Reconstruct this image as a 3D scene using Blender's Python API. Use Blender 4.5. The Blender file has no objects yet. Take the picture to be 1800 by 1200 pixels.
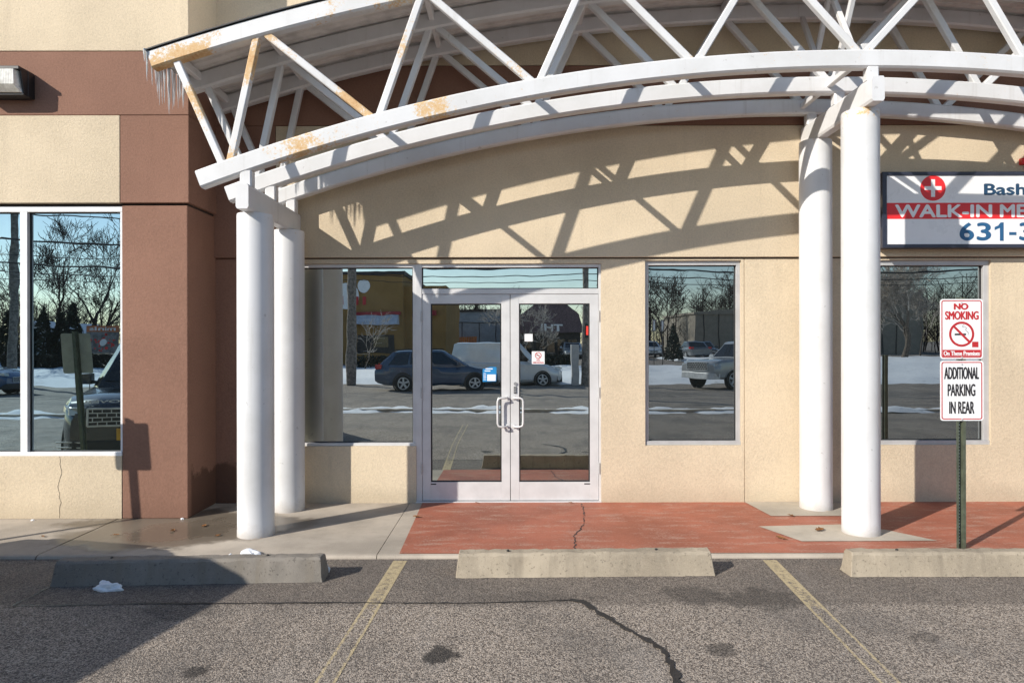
import bpy, math, random
from mathutils import Vector, Matrix, noise as mnoise

R = math.radians
rnd = random.Random(7)
scene = bpy.context.scene
COL = scene.collection

# ------------------------------------------------------------------ camera
CAMH = 1.66
cam_d = bpy.data.cameras.new("camera")
cam_d.sensor_width = 36.0
cam_d.lens = 24.0
cam_d.clip_start = 0.05
cam_d.clip_end = 2000.0
cam = bpy.data.objects.new("camera", cam_d)
COL.objects.link(cam)
cam.location = (0, 0, CAMH)
cam.rotation_euler = (R(90), R(0.10), 0)
scene.camera = cam

# ------------------------------------------------------------------ sky, sun, exposure
SUN_AZ, SUN_EL = 50.5, 28.0            # the sun stands behind the camera, to the left
world = bpy.data.worlds.new("World")
scene.world = world
world.use_nodes = True
wn = world.node_tree
bg = wn.nodes["Background"]
sky = wn.nodes.new("ShaderNodeTexSky")
sky.sky_type = 'NISHITA'
sky.sun_disc = False
sky.sun_elevation = R(SUN_EL)
sky.sun_rotation = R(180 + SUN_AZ)
sky.air_density = 1.0
sky.dust_density = 0.3
sky.ozone_density = 1.5
wn.links.new(sky.outputs[0], bg.inputs[0])
bg.inputs[1].default_value = 0.11
sun_d = bpy.data.lights.new("sun", 'SUN')
sun_d.energy = 4.1
sun_d.angle = R(0.5)
sun_d.color = (1.0, 0.935, 0.835)
sun = bpy.data.objects.new("sun", sun_d)
COL.objects.link(sun)
sd = Vector((math.sin(R(SUN_AZ)) * math.cos(R(SUN_EL)), math.cos(R(SUN_AZ)) * math.cos(R(SUN_EL)), -math.sin(R(SUN_EL))))
sun.rotation_euler = sd.to_track_quat('-Z', 'Y').to_euler()
sun.location = (-20, -20, 20)
vs = scene.view_settings
vs.view_transform = 'Standard'
vs.look = 'None'
vs.gamma = 1.0
vs.use_curve_mapping = False
vs.exposure = 0.50
scene.render.engine = 'CYCLES'
scene.cycles.caustics_reflective = False
scene.cycles.caustics_refractive = False
scene.cycles.max_bounces = 8
scene.cycles.sample_clamp_indirect = 6.0


# ------------------------------------------------------------------ helpers
def lin(r, g, b):
    f = lambda c: c / 12.92 if c <= 0.04045 else ((c + 0.055) / 1.055) ** 2.4
    return (f(r / 255), f(g / 255), f(b / 255), 1)


class N:
    """small wrapper for building node materials"""
    def __init__(self, name):
        self.m = bpy.data.materials.new(name)
        self.m.use_nodes = True
        self.t = self.m.node_tree
        self.b = self.t.nodes["Principled BSDF"]
        self.out = self.t.nodes["Material Output"]

    def n(self, typ, **kw):
        nd = self.t.nodes.new(typ)
        for k, v in kw.items():
            if k.startswith('i_'):
                nd.inputs[k[2:].replace('_', ' ')].default_value = v
            else:
                setattr(nd, k, v)
        return nd

    def l(self, a, b):
        self.t.links.new(a, b)

    def pos(self):
        return self.n("ShaderNodeNewGeometry").outputs['Position']

    def noise(self, vec, scale, detail=4, rough=0.55, out='Fac'):
        nd = self.n("ShaderNodeTexNoise")
        nd.inputs['Scale'].default_value = scale
        nd.inputs['Detail'].default_value = detail
        nd.inputs['Roughness'].default_value = rough
        if vec is not None:
            self.l(vec, nd.inputs['Vector'])
        return nd.outputs[out]

    def ramp(self, v, a, b, lo=0.0, hi=1.0):
        nd = self.n("ShaderNodeMapRange")
        nd.interpolation_type = 'SMOOTHSTEP'
        nd.inputs['From Min'].default_value = a
        nd.inputs['From Max'].default_value = b
        nd.inputs['To Min'].default_value = lo
        nd.inputs['To Max'].default_value = hi
        self.l(v, nd.inputs['Value'])
        return nd.outputs[0]

    def math(self, op, a, b=None):
        nd = self.n("ShaderNodeMath", operation=op)
        for i, x in enumerate((a, b)):
            if x is None:
                continue
            if isinstance(x, (int, float)):
                nd.inputs[i].default_value = x
            else:
                self.l(x, nd.inputs[i])
        return nd.outputs[0]

    def mix(self, fac, a, b):
        nd = self.n("ShaderNodeMix", data_type='RGBA')
        for s, x in ((nd.inputs[0], fac), (nd.inputs[6], a), (nd.inputs[7], b)):
            if isinstance(x, (int, float, tuple)):
                s.default_value = x
            else:
                self.l(x, s)
        return nd.outputs[2]

    def bump(self, h, strength=0.3, dist=0.01):
        nd = self.n("ShaderNodeBump")
        nd.inputs['Strength'].default_value = strength
        nd.inputs['Distance'].default_value = dist
        self.l(h, nd.inputs['Height'])
        self.l(nd.outputs[0], self.b.inputs['Normal'])
        return nd

    def col(self, c):
        s = self.b.inputs['Base Color']
        if isinstance(c, tuple):
            s.default_value = c
        else:
            self.l(c, s)

    def rough(self, r):
        s = self.b.inputs['Roughness']
        if isinstance(r, (int, float)):
            s.default_value = r
        else:
            self.l(r, s)


def flat(name, c, rough=0.6, metal=0.0, var=0.12, scale=6.0, bump=0.0, bscale=80, coat=0.0, spec=0.5):
    """plain paint/plastic/metal with a little uneven tone"""
    k = N(name)
    p = k.pos()
    f = k.noise(p, scale, 5, 0.6)
    d = tuple(x * (1 - var) for x in c[:3]) + (1,)
    u = tuple(min(1, x * (1 + var)) for x in c[:3]) + (1,)
    k.col(k.mix(k.ramp(f, 0.35, 0.65), d, u))
    k.rough(k.ramp(f, 0.3, 0.7, max(0.02, rough - 0.06), min(1, rough + 0.06)))
    k.b.inputs['Metallic'].default_value = metal
    k.b.inputs['Specular IOR Level'].default_value = spec
    k.b.inputs['Coat Weight'].default_value = coat
    k.b.inputs['Coat Roughness'].default_value = 0.05
    if bump:
        k.bump(k.noise(p, bscale, 3), bump, 0.004)
    return k.m


def stucco(name, c, dark=0.80, damp=False):
    """trowelled exterior render: fine grain, faint clouds, drip streaks"""
    k = N(name)
    p = k.pos()
    big = k.noise(p, 0.9, 5, 0.6)
    mp = k.n("ShaderNodeMapping")
    mp.inputs['Scale'].default_value = (6.0, 6.0, 0.5)
    k.l(p, mp.inputs['Vector'])
    streak = k.noise(mp.outputs[0], 1.0, 5, 0.65)
    fine = k.noise(p, 55, 4, 0.75)
    fine2 = k.noise(p, 150, 2, 0.6)
    base = k.mix(k.ramp(big, 0.3, 0.7), tuple(x * dark for x in c[:3]) + (1,), c)
    base = k.mix(k.ramp(streak, 0.52, 0.78, 0, 0.45), base, tuple(x * 0.66 for x in c[:3]) + (1,))
    base = k.mix(k.ramp(fine, 0.32, 0.68, 0.0, 0.38), base, tuple(min(1, x * 1.30) for x in c[:3]) + (1,))
    pit = k.ramp(fine2, 0.30, 0.42, 0.40, 0)
    base = k.mix(pit, base, tuple(x * 0.5 for x in c[:3]) + (1,))
    # splash dirt just above the pavement
    sep = k.n("ShaderNodeSeparateXYZ")
    k.l(p, sep.inputs[0])
    hz = k.math('ADD', sep.outputs[2], k.math('MULTIPLY', big, 0.25))
    base = k.mix(k.ramp(hz, 0.1, 0.36, 0.45, 0.0), base, tuple(x * 0.6 for x in c[:3]) + (1,))
    patch = k.noise(p, 0.35, 3, 0.5)
    base = k.mix(k.ramp(patch, 0.50, 0.56, 0.0, 0.10), base, tuple(x * 0.72 for x in c[:3]) + (1,))
    if damp:
        # meltwater soaking up the foot of the corner behind the pilaster
        dz = k.math('ADD', sep.outputs[2], k.math('MULTIPLY', k.math('SUBTRACT', k.noise(p, 5.0, 5, 0.6), 0.5), 0.6))
        m = k.math('MULTIPLY', k.ramp(dz, 0.36, 0.44, 0.75, 0.0), k.ramp(sep.outputs[1], 6.46, 6.52))
        base = k.mix(m, base, tuple(x * 0.28 for x in c[:3]) + (1,))
    k.col(base)
    k.rough(0.92)
    k.b.inputs['Specular IOR Level'].default_value = 0.2
    h = k.math('ADD', fine, k.math('MULTIPLY', fine2, 0.5))
    k.bump(h, 0.8, 0.006)
    return k.m


def steel_paint(name):
    """white painted steel, rust bleeding through where the 'rust' attribute is high"""
    k = N(name)
    p = k.pos()
    at = k.n("ShaderNodeAttribute", attribute_name="rust")
    n1 = k.noise(p, 5.5, 8, 0.72)
    n2 = k.noise(p, 42, 6, 0.8)
    v = k.math('ADD', k.math('MULTIPLY', n1, 0.5), k.math('MULTIPLY', n2, 0.5))
    v = k.math('ADD', v, k.math('MULTIPLY', at.outputs['Fac'], 0.30))
    m_edge = k.ramp(v, 0.635, 0.72, 0, 0.9)
    m_core = k.ramp(v, 0.72, 0.92, 0, 0.85)
    dirt = k.noise(p, 1.6, 6, 0.65)
    white = k.mix(k.ramp(dirt, 0.35, 0.75), (0.70, 0.705, 0.72, 1), (0.60, 0.60, 0.60, 1))
    white = k.mix(k.ramp(n2, 0.62, 0.75, 0, 0.35), white, (0.45, 0.42, 0.38, 1))
    sep = k.n("ShaderNodeSeparateXYZ")
    k.l(p, sep.inputs[0])
    mp = k.n("ShaderNodeMapping")
    mp.inputs['Scale'].default_value = (14.0, 14.0, 0.7)
    k.l(p, mp.inputs['Vector'])
    drip = k.noise(mp.outputs[0], 1.0, 5, 0.6)
    white = k.mix(k.ramp(drip, 0.56, 0.80, 0, 0.40), white, (0.42, 0.40, 0.37, 1))
    foot = k.math('ADD', sep.outputs[2], k.math('MULTIPLY', n1, 0.22))
    white = k.mix(k.ramp(foot, 0.10, 0.24, 0.55, 0.0), white, (0.34, 0.30, 0.26, 1))
    sc = k.noise(p, 17, 3, 0.5)
    white = k.mix(k.ramp(sc, 0.70, 0.75, 0, 0.5), white, (0.40, 0.39, 0.38, 1))
    c = k.mix(m_edge, white, (0.64, 0.42, 0.19, 1))
    c = k.mix(m_core, c, (0.45, 0.185, 0.045, 1))
    k.col(c)
    k.rough(k.ramp(m_edge, 0, 1, 0.42, 0.85))
    k.bump(k.math('ADD', k.math('MULTIPLY', m_edge, -0.4), k.math('MULTIPLY', n2, 0.25)), 0.25, 0.003)
    return k.m


def glass_mirror(name, tint, amount, wob=0.02):
    """coated dark glazing: mirror-like outside, near black behind"""
    k = N(name)
    p = k.pos()
    t = k.t
    g = k.n("ShaderNodeBsdfGlossy")
    g.inputs['Color'].default_value = tint
    g.inputs['Roughness'].default_value = 0.0
    d = k.n("ShaderNodeBsdfDiffuse")
    d.inputs['Color'].default_value = (0.012, 0.015, 0.016, 1)
    b = k.n("ShaderNodeBump")
    b.inputs['Strength'].default_value = wob
    b.inputs['Distance'].default_value = 0.02
    k.l(k.noise(p, 4.0, 1, 0.4), b.inputs['Height'])
    k.l(b.outputs[0], g.inputs['Normal'])
    mx = k.n("ShaderNodeMixShader")
    film = k.noise(p, 3.0, 6, 0.7)
    k.l(k.ramp(film, 0.3, 0.8, amount + 0.02, amount - 0.05), mx.inputs[0])
    k.l(d.outputs[0], mx.inputs[1])
    k.l(g.outputs[0], mx.inputs[2])
    k.l(mx.outputs[0], k.out.inputs[0])
    return k.m


def asphalt_nodes(k):
    """returns (colour, height, wet/oil mask) for the worn lot surface in world coordinates"""
    p = k.pos()
    sep = k.n("ShaderNodeSeparateXYZ")
    k.l(p, sep.inputs[0])
    X, Y = sep.outputs[0], sep.outputs[1]
    vor = k.n("ShaderNodeTexVoronoi")
    vor.inputs['Scale'].default_value = 135
    k.l(p, vor.inputs['Vector'])
    vor2 = k.n("ShaderNodeTexVoronoi")
    vor2.inputs['Scale'].default_value = 230
    k.l(p, vor2.inputs['Vector'])
    cell = k.n("ShaderNodeSeparateColor")
    k.l(vor.outputs['Color'], cell.inputs[0])
    cell2 = k.n("ShaderNodeSeparateColor")
    k.l(vor2.outputs['Color'], cell2.inputs[0])
    big = k.noise(p, 0.75, 6, 0.62)
    mid = k.noise(p, 3.4, 6, 0.65)
    mid2 = k.noise(p, 8.0, 8, 0.75)
    # exposed stones
    st = k.math('ADD', k.math('MULTIPLY', cell.outputs[0], 0.6), k.math('MULTIPLY', cell2.outputs[0], 0.4))
    tone = k.mix(k.ramp(st, 0.22, 0.86), (0.070, 0.060, 0.052, 1), (0.54, 0.462, 0.385, 1))
    tone = k.mix(k.ramp(cell.outputs[1], 0.86, 0.98, 0, 0.7), tone, (0.58, 0.52, 0.46, 1))
    tone = k.mix(k.ramp(cell2.outputs[2], 0.7, 1.0, 0, 0.5), tone, (0.15, 0.105, 0.085, 1))
    # large darker and lighter fields
    tone = k.mix(k.ramp(big, 0.42, 0.68, 0.0, 0.45), tone, (0.10, 0.094, 0.09, 1))
    tone = k.mix(k.ramp(mid, 0.56, 0.78, 0.0, 0.35), tone, (0.085, 0.08, 0.077, 1))
    mp = k.n("ShaderNodeMapping")
    mp.inputs['Scale'].default_value = (1.3, 0.28, 1.0)
    mp.inputs['Rotation'].default_value = (0, 0, R(8))
    k.l(p, mp.inputs['Vector'])
    wear = k.noise(mp.outputs[0], 1.5, 5, 0.6)
    tone = k.mix(k.ramp(wear, 0.52, 0.72, 0.0, 0.42), tone, (0.105, 0.096, 0.09, 1))
    tone = k.mix(k.ramp(wear, 0.44, 0.28, 0.0, 0.22), tone, (0.42, 0.39, 0.36, 1))
    # newer, darker strip along the pavement
    edge = k.math('ADD', Y, k.math('MULTIPLY', mid, 0.12))
    tone = k.mix(k.ramp(edge, 4.39, 4.50, 0.0, 0.45), tone, (0.085, 0.072, 0.064, 1))
    # oil stains
    for (sx, sy, rx, ry, s) in ((-0.385, 3.69, 0.12, 0.12, 0.85), (1.15, 3.74, 0.10, 0.09, 0.6), (-1.62, 3.51, 0.075, 0.07, 0.75),
                                (1.62, 4.48, 0.28, 0.22, 0.45), (1.22, 4.55, 0.25, 0.18, 0.4), (-2.1, 4.3, 0.3, 0.15, 0.4),
                                (2.35, 3.9, 0.12, 0.08, 0.4), (0.15, 4.5, 0.5, 0.10, 0.25), (-3.2, 3.6, 0.35, 0.3, 0.5)):
        dx = k.math('DIVIDE', k.math('SUBTRACT', X, sx), rx)
        dy = k.math('DIVIDE', k.math('SUBTRACT', Y, sy), ry)
        rr = k.math('SQRT', k.math('ADD', k.math('MULTIPLY', dx, dx), k.math('MULTIPLY', dy, dy)))
        rr = k.math('ADD', rr, k.math('MULTIPLY', k.math('SUBTRACT', mid2, 0.5), 2.4))
        tone = k.mix(k.ramp(rr, 0.62, 1.05, s, 0.0), tone, (0.022, 0.021, 0.021, 1))
    h = k.math('ADD', k.math('MULTIPLY', vor.outputs['Distance'], -0.8), k.math('MULTIPLY', cell.outputs[0], 0.5))
    return tone, h, p, mid


def asphalt(name):
    k = N(name)
    c, h, p, mid = asphalt_nodes(k)
    k.col(c)
    k.rough(k.ramp(mid, 0.3, 0.7, 0.72, 0.9))
    k.b.inputs['Specular IOR Level'].default_value = 0.3
    k.bump(h, 0.7, 0.006)
    return k.m


def stripe_paint(name, y_fade0, y_fade1):
    k = N(name)
    c, h, p, mid = asphalt_nodes(k)
    uv = k.n("ShaderNodeUVMap").outputs[0]
    su = k.n("ShaderNodeSeparateXYZ")
    k.l(uv, su.inputs[0])
    e = k.math('ABSOLUTE', k.math('SUBTRACT', su.outputs[0], 0.5))     # 0 middle .. 0.5 edge
    sp = k.n("ShaderNodeSeparateXYZ")
    k.l(p, sp.inputs[0])
    n = k.noise(p, 28, 7, 0.75)
    n2 = k.noise(p, 120, 3, 0.7)
    w = k.math('ADD', k.math('MULTIPLY', n, 0.6), k.math('MULTIPLY', n2, 0.4))
    near = k.ramp(sp.outputs[1], y_fade0, y_fade1, -0.06, 0.12)
    w = k.math('ADD', k.math('ADD', w, near), k.ramp(e, 0.26, 0.42, 0.0, 0.17))
    mask = k.ramp(w, 0.50, 0.62, 0, 0.85)
    pc = k.mix(k.ramp(n, 0.35, 0.65), (0.42, 0.34, 0.20, 1), (0.56, 0.46, 0.28, 1))
    k.col(k.mix(mask, c, pc))
    k.rough(0.8)
    k.b.inputs['Specular IOR Level'].default_value = 0.3
    k.bump(h, 0.6, 0.005)
    return k.m


def concrete(name, c, wet=False, red=False, bumpy=0.35):
    k = N(name)
    p = k.pos()
    sep = k.n("ShaderNodeSeparateXYZ")
    k.l(p, sep.inputs[0])
    big = k.noise(p, 1.3, 6, 0.62)
    mid = k.noise(p, 9, 6, 0.65)
    fine = k.noise(p, 130, 3, 0.7)
    dk = tuple(x * 0.74 for x in c[:3]) + (1,)
    lt = tuple(min(1, x * 1.18) for x in c[:3]) + (1,)
    tone = k.mix(k.ramp(big, 0.32, 0.68), dk, lt)
    tone = k.mix(k.ramp(mid, 0.5, 0.78, 0, 0.4), tone, tuple(x * 0.72 for x in c[:3]) + (1,))
    tone = k.mix(k.ramp(fine, 0.3, 0.75, 0.0, 0.35), tone, tuple(min(1, x * 1.35) for x in c[:3]) + (1,))
    tone = k.mix(k.ramp(fine, 0.25, 0.33, 0.5, 0.0), tone, tuple(x * 0.4 for x in c[:3]) + (1,))
    rough = k.ramp(mid, 0.3, 0.7, 0.8, 0.95)
    if bumpy > 0.6:
        pit = k.noise(p, 42, 3, 0.6)
        tone = k.mix(k.ramp(pit, 0.60, 0.68, 0.0, 0.6), tone, tuple(x * 0.4 for x in c[:3]) + (1,))
        tone = k.mix(k.ramp(pit, 0.40, 0.30, 0.0, 0.35), tone, tuple(min(1, x * 1.4) for x in c[:3]) + (1,))
        mp = k.n('ShaderNodeMapping')
        mp.inputs['Scale'].default_value = (5.0, 1.0, 0.6)
        k.l(p, mp.inputs['Vector'])
        tone = k.mix(k.ramp(k.noise(mp.outputs[0], 1.6, 6, 0.6), 0.5, 0.7, 0.0, 0.5), tone, (0.20, 0.17, 0.13, 1))
    if red:
        # scuffed to pale concrete; the streaks also paint in sunlight reflected by the doors
        mp = k.n("ShaderNodeMapping")
        mp.inputs['Scale'].default_value = (1.2, 5.0, 1.0)
        k.l(p, mp.inputs['Vector'])
        st = k.noise(mp.outputs[0], 2.2, 8, 0.72)
        sp = k.noise(p, 55, 5, 0.8)
        wv = k.math('ADD', k.math('MULTIPLY', st, 0.62), k.math('MULTIPLY', sp, 0.38))
        tone = k.mix(k.ramp(wv, 0.485, 0.61, 0.0, 0.62), tone, (0.45, 0.30, 0.235, 1))
        tone = k.mix(k.ramp(st, 0.28, 0.42, 0.42, 0.0), tone, (0.22, 0.065, 0.045, 1))
        rough = k.ramp(st, 0.3, 0.7, 0.55, 0.85)
    if wet:
        # melt water lying between the pilaster and the kerb
        dx = k.math('DIVIDE', k.math('SUBTRACT', sep.outputs[0], -2.95), 1.0)
        dy = k.math('DIVIDE', k.math('SUBTRACT', sep.outputs[1], 6.10), 0.66)
        rr = k.math('SQRT', k.math('ADD', k.math('MULTIPLY', dx, dx), k.math('MULTIPLY', dy, dy)))
        rr = k.math('ADD', rr, k.math('MULTIPLY', k.math('SUBTRACT', big, 0.5), 1.5))
        m = k.ramp(rr, 0.85, 1.08, 1.0, 0.0)
        pud = k.ramp(rr, 0.25, 0.75, 1.0, 0.0)
        tone = k.mix(k.math('MULTIPLY', m, 0.72), tone, (0.062, 0.044, 0.026, 1))
        rough = k.mix(m, rough, k.ramp(pud, 0.0, 1.0, 0.42, 0.10))
        k.l(k.ramp(m, 0, 1, 0.3, 0.75), k.b.inputs['Specular IOR Level'])
        bn = k.bump(fine, bumpy, 0.003)
        k.l(k.ramp(m, 0, 1, bumpy, 0.05), bn.inputs['Strength'])
    else:
        k.b.inputs['Specular IOR Level'].default_value = 0.3
        k.bump(k.math('ADD', fine, k.math('MULTIPLY', mid, 0.8)), bumpy, 0.003)
    k.col(tone)
    k.rough(rough)
    return k.m


def snow_mat(name, dirty=0.3):
    k = N(name)
    p = k.pos()
    n = k.noise(p, 2.2, 8, 0.7)
    f = k.noise(p, 30, 5, 0.7)
    c = k.mix(k.ramp(f, 0.3, 0.7), (0.74, 0.77, 0.82, 1), (0.88, 0.89, 0.90, 1))
    c = k.mix(k.ramp(n, 0.56, 0.74, 0, dirty), c, (0.20, 0.17, 0.14, 1))
    k.col(c)
    k.rough(0.85)
    k.bump(k.math('ADD', n, k.math('MULTIPLY', f, 0.4)), 0.6, 0.03)
    return k.m


def bark(name, c):
    return flat(name, c, 0.9, 0, 0.35, 9.0, 0.6, 60, 0, 0.2)


M = {}
M['cream'] = stucco('cream_stucco', (0.66, 0.552, 0.405, 1))
M['brown'] = stucco('brown_stucco', (0.280, 0.155, 0.112, 1), damp=True)
M['steel'] = steel_paint('white_painted_steel')
M['deck'] = flat('white_roof_deck', (0.62, 0.60, 0.58, 1), 0.55, 0, 0.14, 4)
M['black'] = flat('black_trim', (0.018, 0.018, 0.02, 1), 0.5)
M['gap'] = flat('joint_sealant', (0.035, 0.024, 0.02, 1), 0.9)
M['alu'] = flat('silver_aluminium', (0.63, 0.63, 0.635, 1), 0.42, 0.1, 0.05, 5)
M['alu_white'] = flat('white_aluminium', (0.78, 0.78, 0.79, 1), 0.4, 0.0, 0.05, 5)
M['alu_dark'] = flat('grey_aluminium', (0.47, 0.47, 0.475, 1), 0.42, 0.1, 0.06, 5)
M['gasket'] = flat('rubber_gasket', (0.012, 0.012, 0.013, 1), 0.6)
M['glass'] = glass_mirror('door_glass', (0.80, 0.88, 0.88, 1), 0.70, 0.014)
M['glass_blue'] = glass_mirror('blue_tinted_glass', (0.50, 0.66, 0.73, 1), 0.74, 0.016)
M['glass_dark'] = glass_mirror('dark_tinted_glass', (0.70, 0.77, 0.79, 1), 0.54, 0.013)
M['chrome'] = flat('satin_metal', (0.66, 0.66, 0.67, 1), 0.25, 0.7, 0.04)
M['asphalt'] = asphalt('worn_asphalt')
M['stripe'] = stripe_paint('worn_yellow_paint', 3.9, 4.9)
M['tar'] = flat('tar_crack_filler', (0.022, 0.020, 0.020, 1), 0.6, 0, 0.3, 14, 0.4, 60)
M['walk'] = concrete('sidewalk_concrete', (0.41, 0.36, 0.30, 1), wet=True)
M['pad'] = concrete('pale_concrete', (0.42, 0.375, 0.31, 1))
M['red'] = concrete('red_painted_concrete', (0.350, 0.122, 0.076, 1), red=True)
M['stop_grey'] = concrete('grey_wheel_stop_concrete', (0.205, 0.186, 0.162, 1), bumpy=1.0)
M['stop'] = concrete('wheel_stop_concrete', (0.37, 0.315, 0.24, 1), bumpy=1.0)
M['snow'] = snow_mat('old_snow', 0.55)
M['snow_clean'] = snow_mat('clean_snow', 0.35)
M['leaf'] = flat('dead_leaf', (0.20, 0.085, 0.025, 1), 0.8, 0, 0.35, 30)
M['navy'] = flat('navy_frame', (0.030, 0.034, 0.055, 1), 0.35)
M['sign_white'] = flat('white_sign_face', (0.82, 0.82, 0.83, 1), 0.3, 0, 0.02)
M['sign_red'] = flat('red_vinyl', (0.74, 0.026, 0.030, 1), 0.35, 0, 0.04)
M['dull_red'] = flat('red_sign_ink', (0.48, 0.025, 0.03, 1), 0.45, 0, 0.06)
M['sign_navy'] = flat('navy_vinyl', (0.018, 0.060, 0.125, 1), 0.35, 0, 0.04)
M['sign_blue'] = flat('blue_vinyl', (0.022, 0.105, 0.235, 1), 0.35, 0, 0.04)
M['ink'] = flat('black_ink', (0.022, 0.020, 0.024, 1), 0.5)
M['grey_ink'] = flat('grey_ink', (0.35, 0.36, 0.37, 1), 0.5)
M['green_post'] = flat('green_steel_post', (0.095, 0.108, 0.076, 1), 0.55, 0.2, 0.2, 12)
M['hole_light'] = flat('painted_hole_light', (0.80, 0.80, 0.72, 1), 0.6)
M['poster_blue'] = flat('blue_poster', (0.02, 0.22, 0.50, 1), 0.35)
M['ice'] = None
M['lamp_house'] = flat('black_cast_metal', (0.022, 0.022, 0.024, 1), 0.42, 0.2)
M['wood'] = bark('pole_wood', (0.24, 0.21, 0.185, 1))
M['bark'] = bark('grey_bark', (0.13, 0.105, 0.085, 1))
M['bark_dark'] = bark('dark_bark', (0.055, 0.042, 0.035, 1))
M['twig'] = bark('pale_twigs', (0.42, 0.37, 0.32, 1))
M['conifer'] = flat('dark_needles', (0.020, 0.030, 0.018, 1), 0.8, 0, 0.35, 4)
M['hedge'] = flat('dark_hedge_leaves', (0.028, 0.030, 0.020, 1), 0.85, 0, 0.4, 6)
M['tyre'] = flat('tyre_rubber', (0.016, 0.016, 0.017, 1), 0.8)
M['rim'] = flat('alloy_rim', (0.66, 0.67, 0.68, 1), 0.35, 0.15)
M['plastic'] = flat('dark_plastic', (0.025, 0.026, 0.028, 1), 0.5)
M['carglass'] = flat('car_glass', (0.012, 0.014, 0.016, 1), 0.04, 0, 0.05, 2, 0, 0, 0, 0.8)
M['lens_red'] = flat('red_lens', (0.45, 0.02, 0.02, 1), 0.15)
M['lens'] = flat('clear_lens', (0.55, 0.58, 0.60, 1), 0.1, 0.3)
M['plate'] = flat('yellow_plate', (0.72, 0.42, 0.05, 1), 0.4)
for nm, c in (('paint_black', (0.006, 0.012, 0.022, 1)), ('paint_slate', (0.055, 0.088, 0.145, 1)), ('paint_white', (0.72, 0.74, 0.76, 1)),
              ('paint_silver', (0.42, 0.43, 0.44, 1)), ('paint_blue', (0.05, 0.10, 0.20, 1)), ('paint_red', (0.25, 0.03, 0.03, 1)),
              ('paint_grey', (0.16, 0.17, 0.18, 1))):
    M[nm] = flat(nm, c, 0.22, 0.1, 0.04, 3, 0, 0, 0.8)
M['mustard'] = stucco('mustard_stucco', (0.33, 0.20, 0.08, 1))
M['tan'] = flat('tan_metal_siding', (0.30, 0.255, 0.205, 1), 0.6, 0, 0.1, 2)
M['bluegrey'] = flat('blue_grey_siding', (0.25, 0.30, 0.34, 1), 0.6, 0, 0.1, 2)
M['shingle'] = flat('purple_brown_shingles', (0.15, 0.098, 0.105, 1), 0.85, 0, 0.25, 9, 0.5, 30)
M['darkwall'] = flat('dark_wall', (0.06, 0.05, 0.045, 1), 0.8, 0, 0.2)
M['awning_red'] = flat('red_awning', (0.30, 0.03, 0.035, 1), 0.7)
M['awning_pale'] = flat('pale_awning', (0.48, 0.52, 0.60, 1), 0.6)
M['plank'] = flat('orange_planks', (0.42, 0.16, 0.04, 1), 0.7, 0, 0.3, 6)
M['roof_snow'] = snow_mat('roof_snow', 0.1)


def ice_mat():
    k = N('icicle_ice')
    k.col((0.86, 0.90, 0.95, 1))
    k.rough(0.12)
    k.b.inputs['Transmission Weight'].default_value = 0.6
    k.b.inputs['IOR'].default_value = 1.31
    k.bump(k.noise(k.pos(), 60, 3), 0.5, 0.004)
    return k.m


M['ice'] = ice_mat()


def lens_mat():
    k = N('ribbed_lamp_glass')
    p = k.pos()
    sep = k.n("ShaderNodeSeparateXYZ")
    k.l(p, sep.inputs[0])
    wv = k.n("ShaderNodeMath", operation='SINE')
    k.l(k.math('MULTIPLY', sep.outputs[0], 420), wv.inputs[0])
    n = k.noise(p, 12, 4)
    k.col(k.mix(k.ramp(n, 0.35, 0.65), (0.60, 0.58, 0.53, 1), (0.86, 0.85, 0.80, 1)))
    k.rough(0.12)
    k.b.inputs['Metallic'].default_value = 0.0
    k.bump(wv.outputs[0], 0.35, 0.003)
    return k.m


M['lamp_glass'] = lens_mat()


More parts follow.
